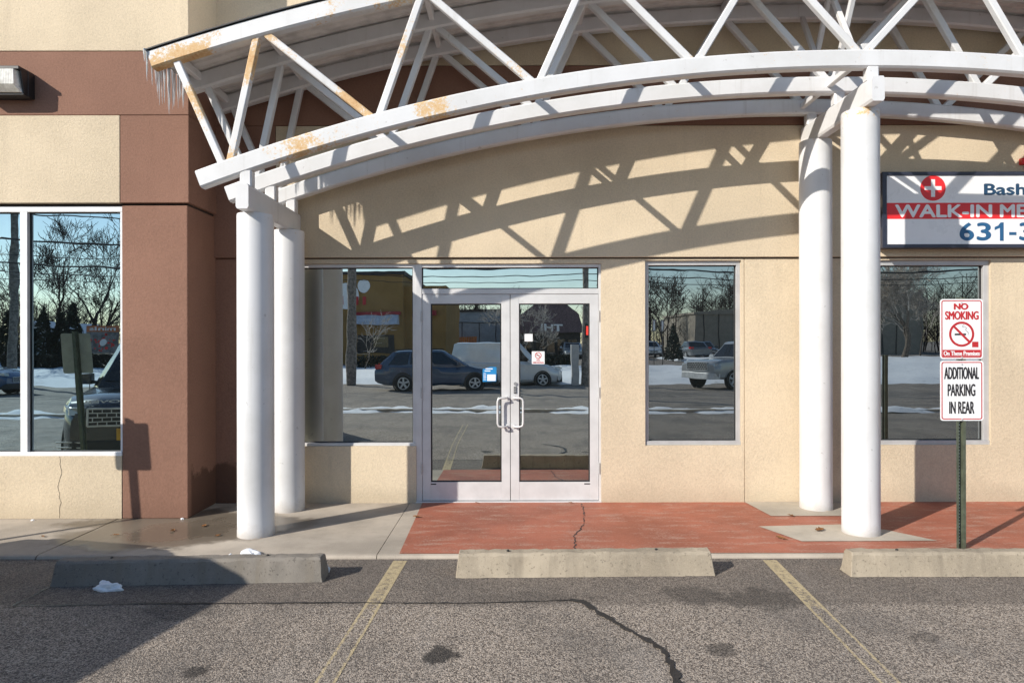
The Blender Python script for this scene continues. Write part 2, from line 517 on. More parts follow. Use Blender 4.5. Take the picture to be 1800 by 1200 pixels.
class MB:
    """collects geometry and links it as ONE mesh object"""
    def __init__(self):
        self.v, self.f, self.m, self.r = [], [], [], []
        self.uv = {}

    def add(self, vs, fs, mi=0, rust=0.0):
        o = len(self.v)
        self.v += [tuple(x) for x in vs]
        self.r += ([rust] * len(vs)) if isinstance(rust, (int, float)) else list(rust)
        for f in fs:
            self.f.append([o + i for i in f])
            self.m.append(mi)
        return self

    def box(self, x0, x1, y0, y1, z0, z1, mi=0, rust=0.0):
        return self.add([(x0, y0, z0), (x1, y0, z0), (x1, y1, z0), (x0, y1, z0), (x0, y0, z1), (x1, y0, z1), (x1, y1, z1), (x0, y1, z1)],
                        [(0, 3, 2, 1), (4, 5, 6, 7), (0, 1, 5, 4), (1, 2, 6, 5), (2, 3, 7, 6), (3, 0, 4, 7)], mi, rust)

    def hexa(self, pts, mi=0):
        """eight corners: bottom ring then top ring"""
        return self.add(pts, [(0, 3, 2, 1), (4, 5, 6, 7), (0, 1, 5, 4), (1, 2, 6, 5), (2, 3, 7, 6), (3, 0, 4, 7)], mi)

    def bar(self, p0, p1, w, h, up=(0, 1, 0), mi=0, rust=0.0, ch=0.12):
        """square tube with chamfered corners from p0 to p1; w across 'up' cross axis, h along up"""
        p0, p1 = Vector(p0), Vector(p1)
        d = (p1 - p0).normalized()
        u = Vector(up)
        u = (u - d * u.dot(d))
        if u.length < 1e-5:
            u = Vector((1, 0, 0)) - d * d.x
        u.normalize()
        s = d.cross(u)
        c = ch
        ring = [(-.5 + c, -.5), (.5 - c, -.5), (.5, -.5 + c), (.5, .5 - c), (.5 - c, .5), (-.5 + c, .5), (-.5, .5 - c), (-.5, -.5 + c)]
        n = 6 if rust else 1
        vs = []
        for i in range(n + 1):
            q = p0.lerp(p1, i / n)
            vs += [q + s * (a * w) + u * (b * h) for a, b in ring]
        fs = [tuple(range(7, -1, -1)), tuple(range(n * 8, n * 8 + 8))]
        for i in range(n):
            for j in range(8):
                a, b = i * 8 + j, i * 8 + (j + 1) % 8
                fs.append((a, b, b + 8, a + 8))
        if rust and not isinstance(rust, (int, float)):
            rl = [rust(i / n) for i in range(n + 1) for _ in range(8)]
        else:
            rl = rust
        return self.add(vs, fs, mi, rl)

    def tube(self, pts, radii, n=8, mi=0, cap=True, rust=0.0):
        pts = [Vector(p) for p in pts]
        if isinstance(radii, (int, float)):
            radii = [radii] * len(pts)
        vs, fs = [], []
        prev = None
        for i, p in enumerate(pts):
            d = (pts[min(i + 1, len(pts) - 1)] - pts[max(i - 1, 0)]).normalized()
            a = prev if prev is not None else (Vector((0, 0, 1)) if abs(d.z) < 0.9 else Vector((1, 0, 0)))
            u = (a - d * a.dot(d)).normalized()
            prev = u
            w = d.cross(u)
            for j in range(n):
                t = 2 * math.pi * j / n
                vs.append(p + (u * math.cos(t) + w * math.sin(t)) * radii[i])
        for i in range(len(pts) - 1):
            for j in range(n):
                a, b = i * n + j, i * n + (j + 1) % n
                fs.append((a, b, b + n, a + n))
        if cap:
            fs.append(tuple(range(n - 1, -1, -1)))
            fs.append(tuple((len(pts) - 1) * n + j for j in range(n)))
        return self.add(vs, fs, mi, rust)

    def prism(self, poly, y0, y1, mi=0):
        """polygon in x,z (counter-clockwise seen from the front) extruded from y0 (front) to y1"""
        n = len(poly)
        vs = [(x, y0, z) for x, z in poly] + [(x, y1, z) for x, z in poly]
        fs = [tuple(range(n)), tuple(range(2 * n - 1, n - 1, -1))]
        for i in range(n):
            j = (i + 1) % n
            fs.append((j, i, i + n, j + n))
        return self.add(vs, fs, mi)

    def ringprism(self, outer, inner, y0, y1, mi=0):
        n = len(outer)
        vs = [(x, y0, z) for x, z in outer] + [(x, y0, z) for x, z in inner] + [(x, y1, z) for x, z in outer] + [(x, y1, z) for x, z in inner]
        fs = []
        for i in range(n):
            j = (i + 1) % n
            fs += [(i, j, n + j, n + i), (j, i, 2 * n + i, 2 * n + j), (n + i, n + j, 3 * n + j, 3 * n + i)]
        return self.add(vs, fs, mi)

    def lathe(self, prof, c, n=32, axis='z', mi=0, rust=0.0):
        vs, fs = [], []
        for (r, h) in prof:
            for j in range(n):
                t = 2 * math.pi * j / n
                a, b = r * math.cos(t), r * math.sin(t)
                if axis == 'z':
                    vs.append((c[0] + a, c[1] + b, c[2] + h))
                elif axis == 'x':
                    vs.append((c[0] + h, c[1] + a, c[2] + b))
                else:
                    vs.append((c[0] + a, c[1] + h, c[2] + b))
        for i in range(len(prof) - 1):
            for j in range(n):
                a, b = i * n + j, i * n + (j + 1) % n
                fs.append((a, b, b + n, a + n))
        fs.append(tuple(range(n - 1, -1, -1)))
        fs.append(tuple((len(prof) - 1) * n + j for j in range(n)))
        rl = rust
        if callable(rust):
            rl = [rust(h) for (r, h) in prof for _ in range(n)]
        return self.add(vs, fs, mi, rl)

    def sheet(self, poly, z, mi=0):
        return self.add([(x, y, z) for x, y in poly], [tuple(range(len(poly)))], mi)

    def merge(self, me, mi=0):
        return self.add([v.co for v in me.vertices], [tuple(p.vertices) for p in me.polygons], mi)

    def build(self, name, mats, parent=None, smooth=None, bevel=0.0, recalc=True):
        me = bpy.data.meshes.new(name)
        me.from_pydata(self.v, [], self.f)
        for m in (mats if isinstance(mats, (list, tuple)) else [mats]):
            me.materials.append(m)
        me.polygons.foreach_set('material_index', self.m)
        if any(self.r):
            at = me.attributes.new('rust', 'FLOAT', 'POINT')
            at.data.foreach_set('value', self.r)
        if recalc:
            import bmesh
            bm = bmesh.new()
            bm.from_mesh(me)
            bmesh.ops.recalc_face_normals(bm, faces=bm.faces)
            bm.to_mesh(me)
            bm.free()
        me.update()
        if smooth:
            me.polygons.foreach_set('use_smooth', [True] * len(me.polygons))
            me.set_sharp_from_angle(angle=R(smooth))
        o = bpy.data.objects.new(name, me)
        COL.objects.link(o)
        if parent is not None:
            child(o, parent)
        if bevel:
            b = o.modifiers.new('bevel', 'BEVEL')
            b.width = bevel
            b.segments = 2
            b.limit_method = 'ANGLE'
            b.angle_limit = R(40)
        return o


def world_of(o):
    m = Matrix.Translation(o.location) @ o.rotation_euler.to_matrix().to_4x4()
    if o.parent is not None:
        m = world_of(o.parent) @ o.matrix_parent_inverse @ m
    return m


def child(o, p):
    o.parent = p
    o.matrix_parent_inverse = world_of(p).inverted()


def tag(o, label=None, cat=None, group=None, kind=None):
    if label:
        o['label'] = label
    if cat:
        o['category'] = cat
    if group:
        o['group'] = group
    if kind:
        o['kind'] = kind
    return o


def thing(name, loc, label, cat, group=None, rz=0.0):
    e = bpy.data.objects.new(name, None)
    COL.objects.link(e)
    e.empty_display_size = 0.2
    e.location = loc
    e.rotation_euler = (0, 0, rz)
    return tag(e, label, cat, group)


def copy_tree(o, parent=None):
    c = o.copy()
    COL.objects.link(c)
    if parent is not None:
        c.parent = parent
        c.matrix_parent_inverse = o.matrix_parent_inverse.copy()
    for ch in list(o.children):
        copy_tree(ch, c)
    return c


def text_mesh(body, x, z, w, h, y, thick=0.001, bold=0.0, align='l'):
    """lettering facing the camera (towards -y); the box of the ink is w wide and h tall from (x, z); w None keeps proportions"""
    cu = bpy.data.curves.new('lettering', 'FONT')
    cu.body = body
    cu.size = 1.0
    cu.offset = bold
    cu.resolution_u = 6
    ob = bpy.data.objects.new('lettering', cu)
    COL.objects.link(ob)
    dg = bpy.context.evaluated_depsgraph_get()
    me = bpy.data.meshes.new_from_object(ob.evaluated_get(dg))
    bpy.data.objects.remove(ob)
    xs = [v.co.x for v in me.vertices]
    ys = [v.co.y for v in me.vertices]
    sx0, sy0 = min(xs), min(ys)
    ky = h / (max(ys) - sy0)
    kx = ky if w is None else w / (max(xs) - sx0)
    wid = kx * (max(xs) - sx0)
    ox = x if align == 'l' else x - wid / 2
    vs = [(ox + (v.co.x - sx0) * kx, y, z + (v.co.y - sy0) * ky) for v in me.vertices]
    fs = [tuple(p.vertices) for p in me.polygons]
    edges = {}
    for f in fs:
        for i in range(len(f)):
            a, b = f[i], f[(i + 1) % len(f)]
            if (b, a) in edges:
                del edges[(b, a)]
            else:
                edges[(a, b)] = 1
    n = len(vs)
    vs += [(q[0], y + thick, q[2]) for q in vs]
    fs += [(b, a, a + n, b + n) for (a, b) in edges]
    bpy.data.meshes.remove(me)
    return vs, fs


def bold_text(body, x, z, w, h, y, thick=0.001, b=0.0, align='l', lift=0.00012):
    """heavier lettering: the strokes widened by b to either side"""
    V, F = [], []
    for i, (dx, dz) in enumerate(((0, 0), (-b, 0), (b, 0), (0, -b * 0.7), (0, b * 0.7))):
        v, f = text_mesh(body, x + dx, z + dz, w, h, y - lift * i, thick, 0.0, align)
        o = len(V)
        V += v
        F += [tuple(o + k for k in q) for q in f]
    return V, F


def rrect(x0, x1, z0, z1, r, n=5):
    pts = []
    for cx, cz, a0 in ((x1 - r, z0 + r, -90), (x1 - r, z1 - r, 0), (x0 + r, z1 - r, 90), (x0 + r, z0 + r, 180)):
        for i in range(n + 1):
            a = R(a0 + 90 * i / n)
            pts.append((cx + r * math.cos(a), cz + r * math.sin(a)))
    return pts


def disc(cx, cz, r, n=40):
    return [(cx + r * math.cos(2 * math.pi * i / n), cz + r * math.sin(2 * math.pi * i / n)) for i in range(n)]


def gz(y):
    """height of the ground: level at the kerb, falling to the road, rising again beyond it"""
    pts = [(-1000, 0.2), (-27, 0.2), (-17.0, -0.30), (-15, -0.30), (3, -0.03), (1000, -0.03)]
    for (a, za), (b, zb) in zip(pts, pts[1:]):
        if a <= y <= b:
            return za + (zb - za) * (y - a) / (b - a)
    return 0


YG = 7.10           # plane of the main glazing: what it mirrors stands at 2*YG - distance


def rx(px, d):
    return (px - 900) * d / 1200.0


def ry(d, g=YG):
    return 2 * g - d


def rz_(py, d):
    return CAMH - (py - 600) * d / 1200.0


# ================================================================== GROUND
mb = MB()
ys = [60, 7.2, 5.40, 3, 0, -6, -15, -17, -21, -27, -60, -200, -700]
xs = [-700, -200, -60, -20, -8, 0, 8, 20, 60, 200, 700]
vs = [(x, y, gz(y)) for y in ys for x in xs]
nx = len(xs)
fs = [(i * nx + j, i * nx + j + 1, (i + 1) * nx + j + 1, (i + 1) * nx + j) for i in range(len(ys) - 1) for j in range(nx - 1)]
mb.add(vs, fs)
tag(mb.build('ground', M['asphalt']), kind='structure')

KERB = 5.31
# the walk: one concrete slab with a rolled front edge and tooled joints
mb = MB()
prof = [(7.2, 0.0), (KERB + 0.03, 0.0), (KERB + 0.01, -0.006), (KERB, -0.022), (KERB, -0.25), (7.2, -0.25)]
xsw = [-14, -3.715, -3.703, -0.925, 9.5]
for a, b in ((-14, -3.716), (-3.702, -1.06), (-1.054, 14)):
    vs = [(a, y, z) for y, z in prof] + [(b, y, z) for y, z in prof]
    n = len(prof)
    mb.add(vs, [tuple(range(n)), tuple(range(2 * n - 1, n - 1, -1))] + [(i, (i + 1) % n, (i + 1) % n + n, i + n) for i in range(n)])
for a, b in ((-3.716, -3.702), (-1.06, -1.054)):
    mb.box(a, b, KERB + 0.02, 7.2, -0.2, -0.012)
tag(mb.build('sidewalk', M['walk']), kind='structure')

mb = MB()
mb.sheet([(-0.885, 5.345), (14, 5.345), (14, 7.05), (-0.925, 7.05)], 0.004)
tag(mb.build('red_walkway', M['red']), kind='structure')
mb = MB()
mb.sheet([(2.20, 6.10), (2.39, 5.64), (3.52, 5.65), (3.27, 5.98), (2.96, 6.16)], 0.008)
mb.sheet([(2.39, 7.02), (2.45, 6.46), (3.30, 6.46), (3.42, 7.02)], 0.008)
tag(mb.build('sidewalk_patch', M['pad']), kind='structure')
# hairline crack across the red walk
mb = MB()


def ribbon(mb, pts, w, z, jit=0.3, seed=1):
    rr = random.Random(seed)
    L, Rr = [], []
    for i, p in enumerate(pts):
        a = Vector(pts[max(0, i - 1)])
        b = Vector(pts[min(len(pts) - 1, i + 1)])
        d = (b - a).normalized()
        nrm = Vector((-d.y, d.x))
        ww = w * (1 + rr.uniform(-jit, jit)) / 2
        L.append(Vector(p) + nrm * ww)
        Rr.append(Vector(p) - nrm * ww)
    n = len(pts)
    vs = [(q.x, q.y, z) for q in L] + [(q.x, q.y, z) for q in Rr]
    mb.add(vs, [(i, i + 1, n + i + 1, n + i) for i in range(n - 1)])


def rough_line(pts, step, amp, seed):
    rr = random.Random(seed)
    out = []
    for a, b in zip(pts, pts[1:]):
        a, b = Vector(a), Vector(b)
        n = max(1, int((b - a).length / step))
        for i in range(n):
            q = a.lerp(b, i / n)
            out.append((q.x + rr.uniform(-amp, amp), q.y + rr.uniform(-amp, amp)))
    out.append(tuple(pts[-1]))
    return out


def gp(px, py, h=CAMH):
    d = 1200.0 * h / (py - 600)
    return ((px - 900) * d / 1200.0, d)


ribbon(mb, rough_line([gp(1022, 886), gp(1026, 905), gp(1024, 925), gp(1009, 942), gp(1010, 966)], 0.025, 0.012, 3), 0.0065, 0.0075, 0.9, 2)
tag(mb.build('pavement_crack', M['tar']), kind='structure')
mb = MB()
H2 = CAMH + 0.03
ribbon(mb, rough_line([gp(22, 1064, H2), gp(250, 1060, H2), gp(600, 1059, H2), gp(840, 1060, H2), gp(1000, 1055, H2)], 0.05, 0.006, 5), 0.014, -0.0255, 0.6, 4)
ribbon(mb, rough_line([gp(1000, 1055, H2), gp(1024, 1058, H2), gp(1050, 1077, H2), gp(1110, 1112, H2), gp(1163, 1142, H2), gp(1180, 1170, H2), gp(1192, 1210, H2),
                       (0.5, 2.9)], 0.035, 0.007, 6), 0.034, -0.0225, 0.6, 5)
ribbon(mb, rough_line([gp(22, 1064, H2), gp(88, 1030, H2)], 0.04, 0.01, 8), 0.012, -0.0255, 0.6, 6)
tag(mb.build('asphalt_crack', M['tar']), kind='structure')

# stall stripes
mb = MB()
uvs = []


def stripe(x0, y0, x1, y1, w):
    n = 8
    for i in range(n):
        for j in range(1):
            a, b = i / n, (i + 1) / n
            xa, ya = x0 + (x1 - x0) * a, y0 + (y1 - y0) * a
            xb, yb = x0 + (x1 - x0) * b, y0 + (y1 - y0) * b
            mb.add([(xa - w / 2, ya, gz(ya) + 0.0015), (xa + w / 2, ya, gz(ya) + 0.0015), (xb + w / 2, yb, gz(yb) + 0.0015), (xb - w / 2, yb, gz(yb) + 0.0015)], [(0, 1, 2, 3)])
            uvs.extend([(0, a), (1, a), (1, b), (0, b)])


for (xa, xb) in ((-0.865, -0.945), (1.985, 1.845), (4.80, 4.62)):
    stripe(xa, 5.27, xb, 3.0, 0.106)
    stripe(xb, 3.0, xb - 0.04, -0.2, 0.106)
so = mb.build('parking_stripes', M['stripe'], recalc=False)
ul = so.data.uv_layers.new(name='UVMap')
for i, u in enumerate(uvs):
    ul.data[i].uv = u
tag(so, kind='structure')

# ================================================================== BUILDING
bld = thing('commercial_building', (0, 7.03, 0), 'cream and brown stucco building with the silver double doors under the white arched canopy', 'building')
YL, YU = 7.03, 7.00       # lower and upper faces of the main wall
ZH = 2.51                 # head of the openings band
XR = 14.0


def part(mbx, name, mats, parent=None, **kw):
    return mbx.build(name, mats, parent or bld, **kw)


# lower main wall, built round its openings
mb = MB()
OPS = [(-2.25, 0.92), (1.371, 2.361), (3.46, 4.933)]
mb.box(-2.42, -2.25, YL, 7.5, 0, ZH)
mb.box(-2.25, -0.99, YL, 7.5, 0, 0.585)                     # under the side light
mb.box(0.92, 1.371, YL, 7.5, 0, ZH)
mb.box(1.371, 2.361, YL, 7.5, 0, 0.588)
mb.box(2.361, 2.388, YL, 7.5, 0, ZH)
mb.box(2.396, 3.46, YL, 7.5, 0, ZH)
mb.box(2.388, 2.396, YL + 0.008, 7.5, 0, ZH)
mb.box(3.46, 4.933, YL, 7.5, 0, 0.588)
mb.box(4.933, XR, YL, 7.5, 0, ZH)
mb.box(-2.25, 0.92, YL, 7.5, 2.462, ZH)
mb.box(1.371, 2.361, YL, 7.5, 2.490, ZH)
mb.box(3.46, 4.933, YL, 7.5, 2.490, ZH)
part(mb, 'wall', M['cream'])
mb = MB()
mb.box(-2.42, XR, YU, 7.5, ZH + 0.012, 3.87)
mb.box(-3.08, XR, YU, 7.5, 4.49, 7.4)
part(mb, 'upper_wall', M['cream'], bevel=0.006)
mb = MB()
mb.box(-2.42, XR, YU + 0.02, 7.5, ZH, ZH + 0.012)
part(mb, 'wall_joint', M['gap'])
mb = MB()
mb.box(-3.08, XR, YU, 7.5, 3.875, 4.485)
mb.box(-3.08, -2.425, YL, 7.5, 0, ZH)
mb.box(-3.08, -2.425, YU, 7.5, ZH + 0.012, 3.872)
mb.box(-3.08, -2.425, YL + 0.01, 7.5, ZH, ZH + 0.012)
part(mb, 'brown_wall', M['brown'], bevel=0.005)
mb = MB()
mb.box(-12, XR, 7.5, 20, 0, 7.2)
part(mb, 'roof', M['darkwall'])

# left wing standing forward of the main wall
WF, WU = 6.427, 6.40
mb = MB()
mb.box(-3.670, -3.053, WF, 7.5, 0, 2.945)
part(mb, 'pilaster', M['brown'], bevel=0.008)
mb = MB()
mb.box(-12, -3.674, WF - 0.003, 7.0, 0, 0.590)
mb.box(-12, -6.45, WF, 7.0, 0.590, 2.945)
part(mb, 'wing_panel', M['cream'], bevel=0.004)
mb = MB()
mb.box(-3.670, -3.028, WU, 7.5, 2.965, 3.784)
mb.box(-12, -3.028, WU, 7.5, 3.788, 4.384)
part(mb, 'wing_band', M['brown'], bevel=0.006)
mb = MB()
mb.box(-12, -3.674, WU - 0.002, 7.0, 2.965, 3.784)
mb.box(-12, -3.028, WU - 0.002, 7.5, 4.388, 7.4)
part(mb, 'wing_upper_wall', M['cream'], bevel=0.006)
mb = MB()
mb.box(-12, -3.06, WU + 0.05, 7.3, 2.945, 2.965)
part(mb, 'wing_joint', M['gap'])
mb = MB()
pts = rough_line([(-4.257, 0.585), (-4.24, 0.42), (-4.27, 0.30), (-4.25, 0.15), (-4.262, 0.01)], 0.03, 0.007, 12)
for i in range(len(pts) - 1):
    (xa, za), (xb, zb) = pts[i], pts[i + 1]
    w = 0.0017
    mb.add([(xa - w, WF - 0.0045, za), (xa + w, WF - 0.0045, za), (xb + w, WF - 0.0045, zb), (xb - w, WF - 0.0045, zb)], [(0, 1, 2, 3)])
part(mb, 'wall_crack', M['gap'])


# ---- windows: frame (part) > pane, gasket, mullion
def window(x0, x1, z0, z1, yf, mat, gmat, fw=0.037, sill=0.045, head=0.045, mullions=(), depth=0.11, name='window'):
    fr = MB()
    fr.box(x0, x0 + fw, yf, yf + depth, z0 + sill, z1 - head)
    fr.box(x1 - fw, x1, yf, yf + depth, z0 + sill, z1 - head)
    fr.box(x0, x1, yf, yf + depth, z1 - head, z1)
    fr.box(x0, x1, yf - 0.012, yf + depth, z0, z0 + sill)
    for a, b in mullions:
        fr.box(a, b, yf + 0.001, yf + depth, z0 + sill, z1 - head)
    wo = fr.build(name, mat, bld, bevel=0.003)
    edges = [x0 + fw] + [q for ab in mullions for q in ab] + [x1 - fw]
    for a, b in zip(edges[::2], edges[1::2]):
        g = MB()
        gy = yf + 0.045
        t = 0.010
        g.ringprism([(a, z0 + sill), (b, z0 + sill), (b, z1 - head), (a, z1 - head)],
                    [(a + t, z0 + sill + t), (b - t, z0 + sill + t), (b - t, z1 - head - t), (a + t, z1 - head - t)], gy - 0.008, gy + 0.02)
        g.build('gasket', M['gasket'], wo)
        p = MB()
        p.box(a + 0.002, b - 0.002, gy, gy + 0.012, z0 + sill + 0.002, z1 - head - 0.002)
        p.build('pane', gmat, wo)
    return wo


window(-6.45, -3.674, 0.590, 2.940, WF + 0.012, M['alu_white'], M['glass_blue'], 0.020, 0.036, 0.052, [(-4.640, -4.572)])
window(1.371, 2.361, 0.588, 2.490, YL + 0.03, M['alu_dark'], M['glass_dark'], 0.040, 0.042, 0.046)
window(3.46, 4.933, 0.588, 2.490, YL + 0.03, M['alu_dark'], M['glass_dark'], 0.055, 0.042, 0.052)
window(-2.25, -0.995, 0.585, 2.462, YL + 0.03, M['alu'], M['glass'], 0.030, 0.030, 0.036)

# ---- entrance: outer frame with transom, two glazed doors
FY = YL + 0.028
fr = MB()
fr.box(-0.995, -0.932, FY - 0.006, FY + 0.12, 0.012, 2.462)
fr.box(0.896, 0.920, FY - 0.006, FY + 0.12, 0.012, 2.462)
fr.box(-0.932, 0.896, FY, FY + 0.12, 2.425, 2.462)
fr.box(-0.932, 0.896, FY, FY + 0.12, 2.150, 2.205)
fr.box(-0.995, 0.920, FY - 0.03, FY + 0.14, 0.0, 0.012)
door_frame = fr.build('door_frame', M['alu'], bld, bevel=0.003)
g = MB()
g.box(-0.930, 0.894, FY + 0.04, FY + 0.052, 2.207, 2.423)
g.build('transom_pane', M['glass'], door_frame)
g = MB()
g.ringprism([(-0.932, 2.205), (0.896, 2.205), (0.896, 2.425), (-0.932, 2.425)], [(-0.922, 2.215), (0.886, 2.215), (0.886, 2.415), (-0.922, 2.415)], FY + 0.03, FY + 0.06)
g.build('gasket', M['gasket'], door_frame)
g = MB()
g.box(-1.0, 0.93, FY + 0.16, FY + 0.2, 0, 2.46)
g.build('dark_lining', M['gasket'], door_frame)


def door(x0, x1, meet_right):
    """x0..x1 leaf; meet_right: the pull stands at the right-hand stile"""
    z0, z1 = 0.018, 2.146
    st, tr, br = 0.088, 0.095, 0.190
    mb = MB()
    mb.box(x0, x0 + st, FY + 0.004, FY + 0.05, z0, z1)
    mb.box(x1 - st, x1, FY + 0.004, FY + 0.05, z0, z1)
    mb.box(x0 + st, x1 - st, FY + 0.006, FY + 0.05, z1 - tr, z1)
    mb.box(x0 + st, x1 - st, FY + 0.006, FY + 0.05, z0, z0 + br)
    d = mb.build('door', M['alu'], bld, bevel=0.0025)
    a, b, c, e = x0 + st, x1 - st, z0 + br, z1 - tr
    g = MB()
    g.box(a - 0.002, b + 0.002, FY + 0.026, FY + 0.034, c - 0.002, e + 0.002)
    g.build('pane', M['glass'], d)
    g = MB()
    g.ringprism([(a, c), (b, c), (b, e), (a, e)], [(a + .012, c + .012), (b - .012, c + .012), (b - .012, e - .012), (a + .012, e - .012)], FY + 0.012, FY + 0.03)
    g.build('glazing_bead', M['gasket'], d)
    # offset D pull
    s = 1 if meet_right else -1
    xm = (x1 - 0.028) if meet_right else (x0 + 0.028)
    xo = xm - s * 0.100
    zt, zb = 1.080, 0.785
    yo = FY - 0.062
    pts = [(xm, FY + 0.004, zt), (xm - s * 0.006, FY - 0.030, zt), (xm - s * 0.022, FY - 0.055, zt), (xo + s * 0.035, yo, zt), (xo + s * 0.010, yo, zt - 0.008), (xo, yo, zt - 0.035),
           (xo, yo, (zt + zb) / 2),
           (xo, yo, zb + 0.035), (xo + s * 0.010, yo, zb + 0.008), (xo + s * 0.035, yo, zb), (xm - s * 0.022, FY - 0.055, zb), (xm - s * 0.006, FY - 0.030, zb), (xm, FY + 0.004, zb)]
    hb = MB()
    hb.tube(pts, 0.0105, 12)
    for z in (zt, zb):
        hb.lathe([(0.024, 0), (0.024, 0.006)], (xm, FY - 0.003, z), 20, 'y')
    hb.build('handle', M['alu'], d, smooth=50)
    for z in (1.92, 1.13, 0.35):
        h = MB()
        xh = x0 - 0.006 if meet_right else x1 + 0.006
        h.tube([(xh, FY - 0.008, z - 0.055), (xh, FY - 0.008, z - 0.02)], 0.009, 10)
        h.tube([(xh, FY - 0.008, z - 0.018), (xh, FY - 0.008, z + 0.018)], 0.009, 10)
        h.tube([(xh, FY - 0.008, z + 0.02), (xh, FY - 0.008, z + 0.055)], 0.009, 10)
        h.build('hinge', M['alu_dark'], d, smooth=50)
    t = MB()
    xl = x0 + st - 0.02 if meet_right else x1 - st - 0.06
    t.box(xl, xl + 0.075, FY + 0.0045, FY + 0.0075, z0 + br - 0.026, z0 + br - 0.014)
    t.build('maker_tab', M['ink'], d)
    return d


dl = door(-0.929, -0.021, True)
dr = door(-0.015, 0.893, False)
lk = MB()
lk.lathe([(0.017, 0), (0.017, 0.010), (0.012, 0.014)], (0.033, FY - 0.010, 1.225), 24, 'y')
lk.build('lock_cylinder', M['chrome'], dr, smooth=40)
lk = MB()
lk.box(0.018, 0.045, FY - 0.006, FY + 0.004, 1.125, 1.195)
for i in range(3):
    for j in range(4):
        lk.box(0.0205 + i * 0.008, 0.0260 + i * 0.008, FY - 0.009, FY - 0.006, 1.132 + j * 0.016, 1.143 + j * 0.016, 1)
lk.build('keypad', [M['ink'], M['grey_ink']], dr)

# ---- notices on the glass
GY = FY + 0.026


def slash_circle(mb, cx, cz, r, w, y, mi):
    mb.ringprism(disc(cx, cz, r), disc(cx, cz, r - w), y, y + 0.0008, mi)
    k = (r - w / 2) * 0.7071
    a = w / 2 * 0.7071
    mb.prism([(cx - k - a, cz + k - a), (cx + k - a, cz - k - a), (cx + k + a, cz - k + a), (cx - k + a, cz + k + a)], y - 0.0003, y + 0.0006, mi)


st = thing('no_smoking_sticker', (0.27, GY - 0.001, 1.42), 'small square no smoking sticker on the right door glass', 'sticker')
x0, x1, z0, z1 = 0.205, 0.338, 1.425, 1.557
mb = MB()
mb.prism(rrect(x0, x1, z0, z1, 0.004), GY - 0.002, GY - 0.0004)
mb.build('paper', M['sign_white'], st)
mb = MB()
slash_circle(mb, 0.2715, 1.515, 0.034, 0.007, GY - 0.0032, 0)
mb.add(*text_mesh('NO', 0.2715, 1.457, 0.034, 0.019, GY - 0.003, 0.0006, 0.02, 'c'))
mb.add(*text_mesh('SMOKING', 0.2715, 1.432, 0.112, 0.019, GY - 0.003, 0.0006, 0.02, 'c'))
mb.build('lettering', M['dull_red'], st)
mb = MB()
mb.box(0.250, 0.290, GY - 0.0026, GY - 0.002, 1.512, 1.518)
mb.build('cigarette', M['ink'], st)
mb = MB()
mb.box(0.130, 0.214, GY - 0.002, GY - 0.0004, 1.660, 1.738)
tag(mb.build('paper_notice', M['sign_white']), 'blank white square notice on the right door glass above the no smoking sticker', 'notice')
po = thing('door_poster', (-0.235, GY - 0.001, 1.24), 'blue poster with a white card at the inner edge of the left door glass', 'poster')
mb = MB()
mb.prism([(-0.305, 1.242), (-0.165, 1.246), (-0.160, 1.395), (-0.225, 1.398), (-0.305, 1.372)], GY - 0.002, GY - 0.0004)
mb.build('sheet', M['poster_blue'], po)
mb = MB()
mb.box(-0.258, -0.170, GY - 0.003, GY - 0.002, 1.252, 1.318)
for i, (a, b) in enumerate(((-0.275, -0.20), (-0.285, -0.225))):
    mb.box(a, b, GY - 0.003, GY - 0.002, 1.372 - i * 0.022, 1.382 - i * 0.022)
for i in range(6):
    mb.box(-0.297, -0.268 - 0.004 * (i % 2), GY - 0.003, GY - 0.002, 1.262 + i * 0.013, 1.267 + i * 0.013)
mb.build('card', M['sign_white'], po)

# ================================================================== CANOPY
X0 = 2.93
RB, ZB = 16.0, 4.084      # lower chord: radius, crown height (upper edge)
RT, ZT = 19.1, 5.035      # upper chord
CH = 0.152
PL = [5.67, 6.25, 6.83]   # front faces of the three trusses
CD = 0.102
XBL, XTL = -2.637, -3.034


def arc(x, Rr, zt, dr=0.0):
    """height at x on the arc, dr below its upper edge"""
    rr = Rr - dr
    return (zt - Rr) + math.sqrt(rr * rr - (x - X0) ** 2)


def sweep(mb, Rr, zt, xa, xb, prof, n=90, rust=None, mi=0, cap=True):
    """prof: list of (dr, y) going round the section; swept along the arc from xa to xb"""
    ta, tb = math.asin((xa - X0) / Rr), math.asin((xb - X0) / Rr)
    vs, rl = [], []
    for i in range(n + 1):
        t = ta + (tb - ta) * i / n
        for (dr, y) in prof:
            q = Rr - dr
            x = X0 + q * math.sin(t)
            vs.append((x, y, zt - Rr + q * math.cos(t)))
            rl.append(rust(x, dr, y) if rust else 0.0)
    k = len(prof)
    fs = [(i * k + j, i * k + (j + 1) % k, (i + 1) * k + (j + 1) % k, (i + 1) * k + j) for i in range(n) for j in range(k)]
    if cap:
        fs += [tuple(range(k)), tuple(n * k + j for j in range(k - 1, -1, -1))]
    mb.add(vs, fs, mi, rl)


def hss(y0, d, h, c=0.016):
    return [(0, y0 + c), (0, y0 + d - c), (c, y0 + d), (h - c, y0 + d), (h, y0 + d - c), (h, y0 + c), (h - c, y0), (c, y0)]


def bump1(x, c, w):
    return max(0.0, 1 - abs(x - c) / w)


def rust_b(x, dr, y):
    return max(0.80 * bump1(x, -1.72, 0.60) * (0.75 + dr * 2), 0.72 if -0.78 < x < -0.46 else 0, 0.22)


def rust_t(x, dr, y):
    return max((0.38 + dr * 3.4) if x < -2.42 else 0.0, 0.5 * bump1(x, -1.5, 0.5), 0.62 * bump1(x, -0.95, 0.55), 0.16)


